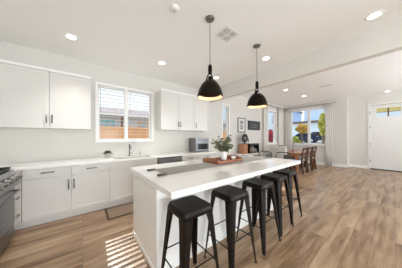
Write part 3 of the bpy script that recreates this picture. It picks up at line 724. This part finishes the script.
for k in range(3):
    y0_ = ya + 0.03 + k * 0.236; mb = MB()
    for t in (0, 0.075, 0.15, 0.224): mb.box(-0.30, fx - 0.003, y0_ + t - 0.006, y0_ + t + 0.008, 0.936, 0.962)
    for xx in (-0.30, -0.11, 0.09, fx - 0.017): mb.box(xx, xx + 0.014, y0_, y0_ + 0.224, 0.932, 0.958)
    for xx in (-0.29, fx - 0.045):
        for yy in (y0_ + 0.01, y0_ + 0.214): mb.box(xx, xx + 0.012, yy - 0.006, yy + 0.006, 0.917, 0.94)
    mb.build('grate', M['grate'], r)
    for xx in (-0.16, 0.14):
        MB().lathe([(0, 0.917), (0.045, 0.917), (0.045, 0.926), (0.03, 0.934), (0, 0.935)], xx, y0_ + 0.112, 0, seg=18).build('burner', M['black'], r)
MB().box(-0.33, fx - 0.02, ya + 0.02, yb - 0.02, 0, 0.06).build('plinth', M['black'], r)

# floor mat
r = thing('floor_mat', 'brown woven mat with dark border on the floor before the sink', 'mat', (0.84, 3.09, 0.0))
MB().box(-0.52, 0.52, -0.23, 0.23, 0.0, 0.006).build('border', M['matborder'], r)
MB().box(-0.49, 0.49, -0.20, 0.20, 0.006, 0.008).build('weave', M['matfill'], r)

# ================================================================== WALL ART + SIDEBOARD CORNER
r = thing('picture_frame', 'black framed print with a white mat on the wall by the glazed door', 'picture', (5.17, YN - 0.001, 1.835))
def frame(mb, hw, hh, wd, d):
    mb.box(-hw, -hw + wd, -d, 0, -hh, hh).box(hw - wd, hw, -d, 0, -hh, hh).box(-hw + wd, hw - wd, -d, 0, hh - wd, hh).box(-hw + wd, hw - wd, -d, 0, -hh, -hh + wd); return mb
frame(MB(), 0.245, 0.295, 0.028, 0.025).build('frame', M['black'], r)
MB().box(-0.217, 0.217, -0.012, 0, -0.267, 0.267).build('mat_board', M['paper'], r)
mb = MB()
mb.box(-0.12, 0.12, -0.0135, -0.012, 0.08, 0.18).box(-0.06, 0.06, -0.0135, -0.012, -0.02, 0.07).box(-0.13, 0.13, -0.0135, -0.012, -0.09, -0.04).box(-0.10, 0.10, -0.0135, -0.012, -0.17, -0.11)
mb.build('print', M['ink'], r)
r = thing('chalkboard_sign', 'dark slate sign with faint chalk marks on the wall beside the framed print', 'sign', (6.07, YN - 0.001, 1.86))
MB().box(-0.46, 0.46, -0.02, 0, -0.20, 0.20, bevel=0.003).build('board', M['slate'], r)
frame(MB(), 0.46, 0.20, 0.02, 0.026).build('frame', M['black'], r)
mb = MB(); rnd = random.Random(9)
for k in range(3):
    x = -0.25
    while x < 0.27:
        l = rnd.uniform(0.02, 0.07); mb.box(x, x + l, -0.0215, -0.02, 0.05 - k * 0.075, 0.062 - k * 0.075 + rnd.uniform(0, 0.01)); x += l + rnd.uniform(0.015, 0.04)
mb.build('chalk_marks', M['chalk'], r)

r = thing('side_table', 'low white side table against the wall under the framed print', 'table', (5.35, 3.70, 0))
MB().box(-0.75, 0.75, -0.22, 0.2, 0.66, 0.70, bevel=0.004).build('top', M['trim'], r)
mb = MB()
for sx_ in (-1, 1):
    for sy_ in (-1, 1): MB().box(sx_ * 0.71 - 0.025, sx_ * 0.71 + 0.025, sy_ * 0.17 - 0.02, sy_ * 0.17 + 0.02, 0, 0.66).build('leg', M['trim'], r)
mb.bm.free()
# tan wood block
r = tag(MB().prism([(-0.07, 0), (0.19, 0), (0.19, 0.36), (-0.01, 0.38)], 'y', -0.12, 0.12).build('wooden_block', M['tan'], None, (4.88, 3.66, 0.7005)), 'tan slanted wooden block below the round black fan', 'wooden block')
# round black fan
r = thing('desk_fan', 'round black fan-shaped appliance standing on the tan wooden block', 'fan', (5.03, 3.66, 1.0815))
mb = MB(); mtx = Matrix.Translation((0, -0.02, 0.22)) @ Matrix.Rotation(PI / 2, 4, 'X')
def torus(mb, R, rr_, mtx, seg=28, s2=8):
    rg = []
    for i in range(seg):
        a = 2 * PI * i / seg; ring = []
        for k in range(s2):
            t = 2 * PI * k / s2; ring.append(mb.bm.verts.new(mtx @ Vector(((R + rr_ * math.cos(t)) * math.cos(a), (R + rr_ * math.cos(t)) * math.sin(a), rr_ * math.sin(t)))))
        rg.append(ring)
    for i in range(seg):
        for k in range(s2): f = mb.bm.faces.new((rg[i][k], rg[(i + 1) % seg][k], rg[(i + 1) % seg][(k + 1) % s2], rg[i][(k + 1) % s2])); f.smooth = True
torus(mb, 0.145, 0.034, mtx); torus(mb, 0.10, 0.02, mtx)
for k in range(16):
    a = 2 * PI * k / 16; mb.tube([mtx @ Vector((0.05 * math.cos(a), 0.05 * math.sin(a), 0)), mtx @ Vector((0.145 * math.cos(a), 0.145 * math.sin(a), 0))], 0.008, 5)
mb.build('grille', M['black'], r)
MB().lathe([(0, -0.05), (0.055, -0.045), (0.06, 0.02), (0, 0.03)], seg=20, mtx=mtx).build('motor_hub', M['greyvent'], r)
MB().tube([(0, 0.0, 0.02), (0, 0.0, 0.1)], 0.02, 10).lathe([(0, 0), (0.09, 0), (0.085, 0.02), (0, 0.025)], seg=24).build('stand', M['black'], r)
MB().tube([(0.14, 0, 0.2), (0.22, -0.02, 0.17), (0.25, -0.02, 0.11), (0.22, -0.02, 0.05)], 0.02, 8).build('handle', M['black'], r)
# black crate with bottles
r = thing('storage_crate', 'open black crate on the white side table right of the tan block', 'crate', (5.47, 3.62, 0.7005))
mb = MB(); a, c_, hh = 0.33, 0.13, 0.385; t = 0.03
mb.box(-a, -a + t, -c_, c_, 0, hh).box(a - t, a, -c_, c_, 0, hh).box(-a, a, -c_, c_, hh - t, hh).box(-a, a, -c_, c_, 0, t).box(-a, a, c_ - 0.01, c_, 0, hh)
mb.box(-a, a, -c_, -c_ + 0.02, 0.31, 0.37)
mb.build('shell', M['black'], r)
for (x, h_, m_, lb) in ((5.27, 0.22, 'tan', 'small tan jar at the left inside the black crate on the side table'), (5.47, 0.25, 'greyvent', 'tall grey jar in the middle inside the black crate'), (5.65, 0.16, 'greyvent', 'short grey jar at the right inside the black crate')):
    tag(MB().lathe([(0, 0), (0.055, 0), (0.06, 0.02), (0.06, h_ * 0.75), (0.035, h_ * 0.85), (0.035, h_), (0, h_)], seg=18).build('storage_jar', M[m_], None, (x, 3.59, 0.731)), lb, 'jar')

# ================================================================== CURTAINS
def curtain(name, p0, p1, z0, z1, folds, label, amp=0.025):
    p0 = Vector(p0); p1 = Vector(p1); d = p1 - p0; n = Vector((-d.y, d.x)).normalized(); mb = MB(); N = folds * 8; rows = []
    for j in range(7):
        z = z0 + (z1 - z0) * j / 6; row = []
        for i in range(N + 1):
            t = i / N; q = p0 + d * t + n * amp * math.sin(2 * PI * folds * t + 0.25 * math.sin(j)) * (1 - 0.25 * j / 6); row.append(mb.bm.verts.new((q.x, q.y, z)))
        rows.append(row)
    for j in range(6):
        for i in range(N): f = mb.bm.faces.new((rows[j][i], rows[j][i + 1], rows[j + 1][i + 1], rows[j + 1][i])); f.smooth = True
    o = mb.build(name, M['curtain']); s_ = o.modifiers.new('s', 'SOLIDIFY'); s_.thickness = 0.004
    return tag(o, label, 'curtain', 'pale floor length curtains in the dining corner')
RZ = 2.90
curtain('curtain', (6.72, 3.80), (7.10, 3.80), 0.04, RZ - 0.02, 5, 'pale curtain at the left side of the small dining window')
curtain('curtain', (8.20, 3.80), (8.72, 3.80), 0.04, RZ - 0.02, 6, 'pale curtain between the small window and the dining corner')
curtain('curtain', (8.99, 3.86), (8.99, 3.50), 0.04, RZ - 0.02, 5, 'pale curtain at the left side of the large dining window')
curtain('curtain', (8.99, 2.03), (8.99, 1.77), 0.04, RZ - 0.02, 4, 'pale curtain at the right side of the large dining window')
def rod(pts, label, ends):
    r = thing('curtain_rod', label, 'curtain rod', (0, 0, 0), 0, 'dark curtain rods')
    MB().tube(pts, 0.013, 10).build('rod', M['darksteel'], r)
    for e in ends: MB().lathe([(0, -0.02), (0.02, -0.012), (0.024, 0), (0.02, 0.012), (0, 0.02)], e[0], e[1], e[2], seg=14).build('finial', M['darksteel'], r)
    for q in (pts[0], pts[-1]):
        q = Vector(q); far = Vector((q.x, YN, q.z)) if abs(pts[0][1] - pts[1][1]) < 1e-6 else Vector((XB, q.y, q.z))
        q2 = q + (Vector((0.1, 0, 0)) if q == Vector(pts[0]) else Vector((-0.1, 0, 0))) * (1 if abs(pts[0][1] - pts[1][1]) < 1e-6 else 0)
        q2b = Vector((q2.x, far.y, q2.z)) if abs(pts[0][1] - pts[1][1]) < 1e-6 else Vector((XB, q2.y, q2.z))
        MB().tube([q2, q2b], 0.007, 6).build('bracket', M['darksteel'], r)
rod([(6.5, 3.80, RZ), (8.93, 3.80, RZ)], 'dark curtain rod over the small dining window', [(6.48, 3.80, RZ)])
rod([(8.99, 1.70, RZ), (8.99, 3.77, RZ)], 'dark curtain rod over the large dining window', [(8.99, 1.68, RZ)])

# ================================================================== DINING SET
r = thing('dining_table', 'reddish brown wooden dining table by the large window', 'dining table', (7.06, 2.60, 0))
MB().box(-1.0, 1.0, -0.47, 0.47, 0.725, 0.76, bevel=0.006).build('tabletop', M['tablewood'], r)
MB().box(-0.93, 0.93, -0.40, -0.375, 0.63, 0.725).box(-0.93, 0.93, 0.375, 0.40, 0.63, 0.725).box(-0.93, -0.905, -0.375, 0.375, 0.63, 0.725).box(0.905, 0.93, -0.375, 0.375, 0.63, 0.725).build('apron', M['tablewood'], r)
for sx_ in (-1, 1):
    for sy_ in (-1, 1): MB().hexa([(sx_ * 0.94 + a * 0.03, sy_ * 0.40 + c_ * 0.03, 0) for a, c_ in ((-1, -1), (1, -1), (1, 1), (-1, 1))], [(sx_ * 0.93 + a * 0.045, sy_ * 0.39 + c_ * 0.045, 0.725) for a, c_ in ((-1, -1), (1, -1), (1, 1), (-1, 1))]).build('leg', M['tablewood'], r)
for k, (x, y, lb) in enumerate(((6.55, 2.55, 'dark red placemat on the near end of the dining table'), (7.35, 2.72, 'dark red placemat around the centre of the dining table'))):
    tag(MB().box(-0.2, 0.2, -0.15, 0.15, 0, 0.004).build('placemat', M['tray_red'], None, (x, y, 0.7605)), lb, 'placemat', 'placemats on the dining table')
r = thing('table_vase', 'slim grey vase with bare twigs on the dining table', 'vase', (7.0, 2.66, 0.7605))
MB().lathe([(0, 0), (0.035, 0), (0.045, 0.05), (0.03, 0.12), (0.018, 0.16), (0.02, 0.18), (0, 0.178)], seg=18).build('vase_body', M['greyvent'], r)
mb = MB(); rnd = random.Random(12)
for k in range(6): mb.tube([(0, 0, 0.17), (rnd.uniform(-.03, .03), rnd.uniform(-.03, .03), 0.3), (rnd.uniform(-.09, .09), rnd.uniform(-.09, .09), rnd.uniform(0.38, 0.48))], 0.005, 5)
mb.build('twigs', M['stem'], r)

def make_chair():
    r = thing('dining_chair', '', 'chair', (0, 0, 0), 0, 'dark brown wooden dining chairs')
    W_, D_ = 0.215, 0.21
    MB().box(-W_, W_, -D_, D_, 0.435, 0.465, bevel=0.006).build('seat', M['darkwood'], r)
    MB().box(-W_ + 0.02, W_ - 0.02, -D_ + 0.02, D_ - 0.02, 0.466, 0.487, bevel=0.008).build('cushion', M['uphol'], r)
    for s_ in (-1, 1):
        MB().hexa([(s_ * 0.19 + a * 0.017, 0.18 + c_ * 0.017, 0) for a, c_ in ((-1, -1), (1, -1), (1, 1), (-1, 1))], [(s_ * 0.19 + a * 0.022, 0.18 + c_ * 0.022, 0.435) for a, c_ in ((-1, -1), (1, -1), (1, 1), (-1, 1))]).build('leg', M['darkwood'], r)
        mb = MB()
        prof = [(-0.24, 0.0), (-0.19, 0.44), (-0.21, 0.70), (-0.26, 0.95)]
        for (ya_, za), (yb_, zb) in zip(prof[:-1], prof[1:]):
            mb.hexa([(s_ * 0.19 + a * 0.02, ya_ + c_ * 0.02, za) for a, c_ in ((-1, -1), (1, -1), (1, 1), (-1, 1))], [(s_ * 0.19 + a * 0.02, yb_ + c_ * 0.02, zb) for a, c_ in ((-1, -1), (1, -1), (1, 1), (-1, 1))])
        mb.build('back_post', M['darkwood'], r)
        MB().box(s_ * 0.19 - 0.012, s_ * 0.19 + 0.012, -0.2, 0.17, 0.20, 0.225).build('stretcher', M['darkwood'], r)
    for (z, y, h_) in ((0.905, -0.252, 0.085), (0.74, -0.222, 0.05), (0.62, -0.207, 0.045)):
        MB().box(-0.175, 0.175, y - 0.009, y + 0.009, z - h_ / 2, z + h_ / 2, bevel=0.003).build('back_rail', M['darkwood'], r)
    return r
ch = make_chair()
for i, (x, y, a, lb) in enumerate(((6.46, 2.29, 0, 'dark brown wooden chair nearest the island along the near table side'),
                               (6.98, 2.29, 0, 'dark brown wooden chair, middle of the three along the near table side'),
                               (7.52, 2.29, 0, 'dark brown wooden chair nearest the large window on the table near side'),
                               (6.75, 3.12, PI, 'dark brown wooden chair on the wall side of the dining table, nearer the island'),
                               (7.45, 3.12, PI, 'dark brown wooden chair on the wall side of the dining table, nearer the corner'))):
    if i == 0: ch.location = (x, y, 0); ch['label'] = lb
    else: dup(ch, (x, y, 0), a, lb)
# upholstered end chair
r = thing('upholstered_chair', 'pale grey upholstered chair with straight back at the table end', 'chair', (5.96, 2.66, 0), -PI / 2)
MB().box(-0.28, 0.28, -0.24, 0.27, 0.30, 0.49, bevel=0.03).build('seat', M['uphol'], r)
MB().box(-0.28, 0.28, -0.32, -0.22, 0.30, 1.0, bevel=0.03).build('backrest', M['uphol'], r)
for sx_ in (-1, 1):
    for sy_ in (-1, 1): MB().hexa([(sx_ * 0.25 + a * 0.015, sy_ * 0.22 + c_ * 0.015, 0) for a, c_ in ((-1, -1), (1, -1), (1, 1), (-1, 1))], [(sx_ * 0.25 + a * 0.022, sy_ * 0.22 + c_ * 0.022, 0.3) for a, c_ in ((-1, -1), (1, -1), (1, 1), (-1, 1))]).build('leg', M['darkwood'], r)
# black metal armchairs
def make_arm():
    r = thing('metal_armchair', '', 'chair', (0, 0, 0), 0, 'black metal armchairs beyond the island')
    MB().box(-0.19, 0.19, -0.2, 0.2, 0.44, 0.46, bevel=0.008).build('seat', M['black'], r)
    MB().tube([(-0.19, -0.2, 0.45), (-0.2, -0.22, 0.78), (-0.17, -0.23, 0.85), (-0.1, -0.23, 0.87), (0.1, -0.23, 0.87), (0.17, -0.23, 0.85), (0.2, -0.22, 0.78), (0.19, -0.2, 0.45)], 0.016, 10).build('back_frame', M['black'], r)
    MB().box(0.02, 0.17, -0.228, -0.214, 0.5, 0.80).build('back_splat', M['black'], r)
    for sx_ in (-1, 1):
        for sy_ in (-1, 1): MB().tube([(sx_ * 0.17, sy_ * 0.17, 0.44), (sx_ * 0.21, sy_ * 0.21, 0.0)], 0.014, 8).build('leg', M['black'], r)
        MB().tube([(sx_ * 0.2, -0.22, 0.68), (sx_ * 0.22, 0.05, 0.68), (sx_ * 0.2, 0.14, 0.62), (sx_ * 0.18, 0.17, 0.45)], 0.013, 8).build('armrest', M['black'], r)
    return r
am = make_arm()
for i, (x, y, a, lb) in enumerate(((4.80, 2.72, math.radians(-50), 'black metal armchair beside the white side table, left of the pale upholstered chair'),
                               (5.05, 2.24, math.radians(-60), 'black metal armchair in front of the pale upholstered chair'))):
    if i == 0: am.location = (x, y, 0); am.rotation_euler = (0, 0, a); am['label'] = lb
    else: dup(am, (x, y, 0), a, lb)

# ================================================================== OUTSIDE
def ground(x0, x1, y0, y1, z, m, name='ground'):
    return struct(MB().box(x0, x1, y0, y1, z - 0.1, z).build(name, m))
ground(-12, 30, YN + WT + 0.01, 30, -0.15, M['yard'])
ground(XD + WT + 0.01, 30, -20, YN + WT, -0.15, M['paving'])
ground(36.01, 90, -30, 60, 0.62, M['paving'])
# cedar fence
r = thing('cedar_fence', 'orange cedar board fence outside the kitchen window', 'fence', (2.5, 6.8, -0.15))
mb = MB(); rnd = random.Random(4)
for k in range(88):
    x = -6 + k * 0.15; mb.box(x, x + 0.143, 0, 0.02, 0, 1.93 + rnd.uniform(-0.006, 0.006))
mb.build('boards', M['fence'], r)
MB().box(-6, 7.2, -0.05, -0.001, 1.82, 1.9).box(-6, 7.2, -0.05, -0.001, 0.3, 0.38).build('rails', M['fence'], r)
for k in range(5): MB().box(-5.6 + k * 2.3, -5.5 + k * 2.3, -0.14, -0.051, 0, 1.95).build('post', M['fence'], r)
# neighbour house
r = thing('neighbour_house', 'grey sided low house with mauve shingle roof behind the cedar fence', 'house', (3, 12, -0.15))
MB().box(-9, 8, -2.0, 3, 0, 2.75).build('wall', M['siding'], r)
MB().prism([(-2.35, 2.80), (-2.35, 2.88), (0.5, 3.65), (3.4, 2.88), (3.4, 2.80)], 'x', -9.4, 8.4).build('roof', M['roof'], r)
MB().box(-9.4, 8.4, -2.46, -2.36, 2.72, 2.84).build('gutter', M['ledge'], r)
def hwin(x0, x1, z0, z1, m):
    f_ = MB(); f_.box(x0, x1, -2.05, -2.001, z0, z0 + 0.07).box(x0, x1, -2.05, -2.001, z1 - 0.07, z1).box(x0, x0 + 0.07, -2.05, -2.001, z0, z1).box(x1 - 0.07, x1, -2.05, -2.001, z0, z1).box((x0 + x1) / 2 - 0.03, (x0 + x1) / 2 + 0.03, -2.05, -2.001, z0, z1)
    w_ = f_.build('window', m, r); MB().box(x0 + 0.03, x1 - 0.03, -2.03, -2.002, z0 + 0.03, z1 - 0.03).build('pane', M['paneglass'], w_)
hwin(-2.35, -1.55, 1.7, 2.5, M['teal']); hwin(-0.2, 0.9, 1.7, 2.5, M['orange']); hwin(-5.5, -4.6, 1.7, 2.5, M['teal'])
MB().box(-1.25, -1.15, -2.36, -2.26, 0, 2.8).build('post', M['muntin'], r)
# trees
def tree(x, y, z, h_, rx, rz_, m, label, seed):
    r = thing('tree', label, 'tree', (x, y, z)); rnd = random.Random(seed); mb = MB(); top = h_ - rz_
    mb.tube([(0, 0, 0), (0.05, 0.03, top * .5), (0, 0, top)], 0.16, 8, 0.09)
    for k in range(5):
        a = k * 1.3; mb.tube([(0, 0, top * .75), (rx * .4 * math.cos(a), rx * .4 * math.sin(a), top + rz_ * .2)], 0.06, 6, 0.03)
    mb.build('trunk', M['bark'], r); mb = MB()
    for k in range(1300):
        th = rnd.uniform(0, 2 * PI); ph = math.asin(rnd.uniform(-1, 1)); q = rnd.uniform(0.35, 1) ** 0.6 * (1 + 0.25 * math.sin(3 * th + seed) * math.cos(4 * ph))
        p = Vector((rx * q * math.cos(th) * math.cos(ph), rx * q * math.sin(th) * math.cos(ph), h_ - rz_ + rz_ * q * math.sin(ph)))
        u = Vector((rnd.uniform(-1, 1), rnd.uniform(-1, 1), rnd.uniform(-1, 1))).normalized(); v_ = u.cross(Vector((rnd.uniform(-1, 1), rnd.uniform(-1, 1), rnd.uniform(-1, 1)))).normalized(); s = rnd.uniform(0.12, 0.22)
        mb.quad([p - u * s, p - v_ * s * .6, p + u * s, p + v_ * s * .6])
    mb.build('crown', m, r)
def at(px, t, up=0):
    rr_ = (px - 201) / 152; s, c_ = math.sin(YAW), math.cos(YAW); return ((s + c_ * rr_) * t, (c_ - s * rr_) * t)
x, y = at(302, 20); tree(x, y, 0.0, 3.0, 0.62, 0.55, M['tree_y'], 'small yellow-orange tree outside the left pane of the large dining window', 2)
x, y = at(323.5, 17); tree(x, y, -0.15, 4.1, 0.4, 1.2, M['tree_y2'], 'tall yellow-green tree outside the right pane of the large dining window', 3)
x, y = at(294, 14); tree(x, y, -0.15, 1.45, 0.4, 0.4, M['tree_g'], 'low yellow-green bush outside the left pane of the large dining window', 4)
x, y = at(271, 12.5); tree(x, y, -0.15, 1.95, 0.32, 0.4, M['tree_r'], 'small red flowering bush outside the small dining window', 8)
# far houses
def house(x, y, z, wx, wy, hh, rh, m, label, wins, rot=0):
    r = thing('far_house', label, 'house', (x, y, z), rot)
    MB().box(0, wx, -wy / 2, wy / 2, 0, hh).build('wall', m, r)
    MB().prism([(-wy / 2 - 0.4, hh), (wy / 2 + 0.4, hh), (wy / 2 + 0.4, hh + 0.2), (0, hh + rh), (-wy / 2 - 0.4, hh + 0.2)], 'x', -0.4, wx + 0.4).build('roof', M['roof'], r)
    for (ya_, yb_, za, zb) in wins:
        f_ = MB().box(-0.08, -0.001, ya_, yb_, za, zb).build('window', M['ledge'], r)
        MB().box(-0.1, -0.081, ya_ + 0.1, yb_ - 0.1, za + 0.1, zb - 0.1).build('pane', M['paneglass'], f_)
house(46, 20.4, 0.6, 8, 4.6, 8.2, 2.0, M['siding_blue'], 'slate blue two storey house seen at the left of the large dining window', [(-2, -0.6, 4.8, 6.4), (0.6, 2, 4.8, 6.4), (-2, -0.6, 1.2, 2.8)])
house(57, 15.5, 0.6, 8, 5.6, 10.5, 2.2, M['siding_white'], 'pale blue-white house seen behind the middle of the large dining window', [(-2, -1, 5.2, 6.8), (1, 2, 5.2, 6.8)])
house(48, 8.6, 0.6, 8, 5.2, 8.6, 2.0, M['siding_blue'], 'blue house seen at the right of the large dining window', [(-1.6, -0.4, 4.8, 6.4), (0.6, 1.8, 4.8, 6.4), (-1.2, 0.8, 1.2, 3)])
r = thing('garage', 'low pale garage with brown eaves behind the parked cars', 'garage', (42.5, 12.5, 0.6))
MB().box(0, 3, -6.5, 6.5, 0, 4.1).build('wall', M['siding_white'], r); MB().box(-0.5, 3.2, -6.8, 6.8, 4.1, 4.6).build('roof', M['bark'], r)
r = thing('neighbour_building', 'pale building with dark windows outside the small dining window', 'building', (15.5, 13, -0.15))
MB().box(-4, 16, 0, 6, 0, 7.5).build('wall', M['siding_white'], r)
for k in range(9):
    for z in (0.9, 3.6):
        f_ = MB().box(-3.4 + k * 2.2, -2.3 + k * 2.2, -0.06, -0.001, z, z + 1.7).build('window', M['ledge'], r); MB().box(-3.3 + k * 2.2, -2.4 + k * 2.2, -0.08, -0.061, z + 0.1, z + 1.6).build('pane', M['paneglass'], f_)
r = thing('street_house', 'white house across the street seen through the entry door glass', 'house', (24, -1, -0.15))
MB().box(0, 7, -7, 6, 0, 7).build('wall', M['siding_white'], r); MB().prism([(-7.4, 7), (6.4, 7), (6.4, 7.2), (-0.5, 9), (-7.4, 7.2)], 'x', -0.4, 7.4).build('roof', M['roof'], r)
# cars
def car(name, x, y, z, rz, prof, gl, m, label, wb, L_):
    r = thing(name, label, 'car' if name == 'car' else 'truck', (x, y, z), rz); hw = 0.9
    mb = MB(); mb.prism(prof, 'y', -hw, hw); bmesh.ops.bevel(mb.bm, geom=mb.bm.edges[:], offset=0.05, segments=2, affect='EDGES'); mb.build('body', m, r)
    for k in gl:
        for s_ in (-1, 1): MB().prism(k, 'y', s_ * hw + (0.0 if s_ > 0 else -0.012), s_ * hw + (0.012 if s_ > 0 else 0.0)).build('side_window', M['bglass'], r)
    for xx in wb:
        for s_ in (-1, 1):
            mt = Matrix.Translation((xx, s_ * (hw - 0.08), 0.36)) @ Matrix.Rotation(PI / 2, 4, 'X')
            w_ = MB().lathe([(0, -0.12), (0.30, -0.12), (0.36, -0.09), (0.36, 0.09), (0.30, 0.12), (0, 0.12)], seg=24, mtx=mt).build('wheel', M['tyre'], r)
            MB().lathe([(0, -0.13), (0.2, -0.13), (0.22, -0.1), (0.22, 0.1), (0.2, 0.13), (0, 0.13)], seg=20, mtx=mt).build('rim', M['rim'], w_)
x, y = at(303.5, 26)
car('car', x, y, 0.45, PI / 2, [(-2.2, 0.25), (2.2, 0.25), (2.3, 0.75), (1.2, 0.98), (0.5, 1.55), (-1.2, 1.58), (-2.1, 1.1), (-2.25, 0.7)], [[(0.95, 1.0), (0.4, 1.48), (-0.3, 1.5), (-0.3, 1.0)], [(-0.4, 1.0), (-0.4, 1.5), (-1.15, 1.5), (-1.8, 1.08)]], M['car_blue'], 'dark navy parked car seen through the left pane of the large window', (-1.4, 1.4), 4.5)
x, y = at(319, 26)
car('pickup_truck', x, y, 0.45, PI / 2, [(-2.7, 0.4), (2.6, 0.4), (2.7, 1.0), (1.4, 1.2), (0.7, 1.78), (-0.7, 1.8), (-0.8, 1.2), (-2.7, 1.15)], [[(1.15, 1.2), (0.6, 1.7), (0.1, 1.72), (0.1, 1.2)], [(0.0, 1.2), (0.0, 1.72), (-0.6, 1.72), (-0.65, 1.2)]], M['car_grey'], 'dark grey pickup truck seen through the right pane of the large window', (-1.7, 1.7), 5.4)
ground(20, 36, 0, 26, 0.45, M['paving'])
# porch ceiling outside the entry door
tag(MB().box(XD + WT + 0.002, 13.6, -3.5, 1.6, 2.78, 2.9).build('porch_roof', M['hall']), 'yellow porch ceiling outside the entry door glass', 'porch roof')
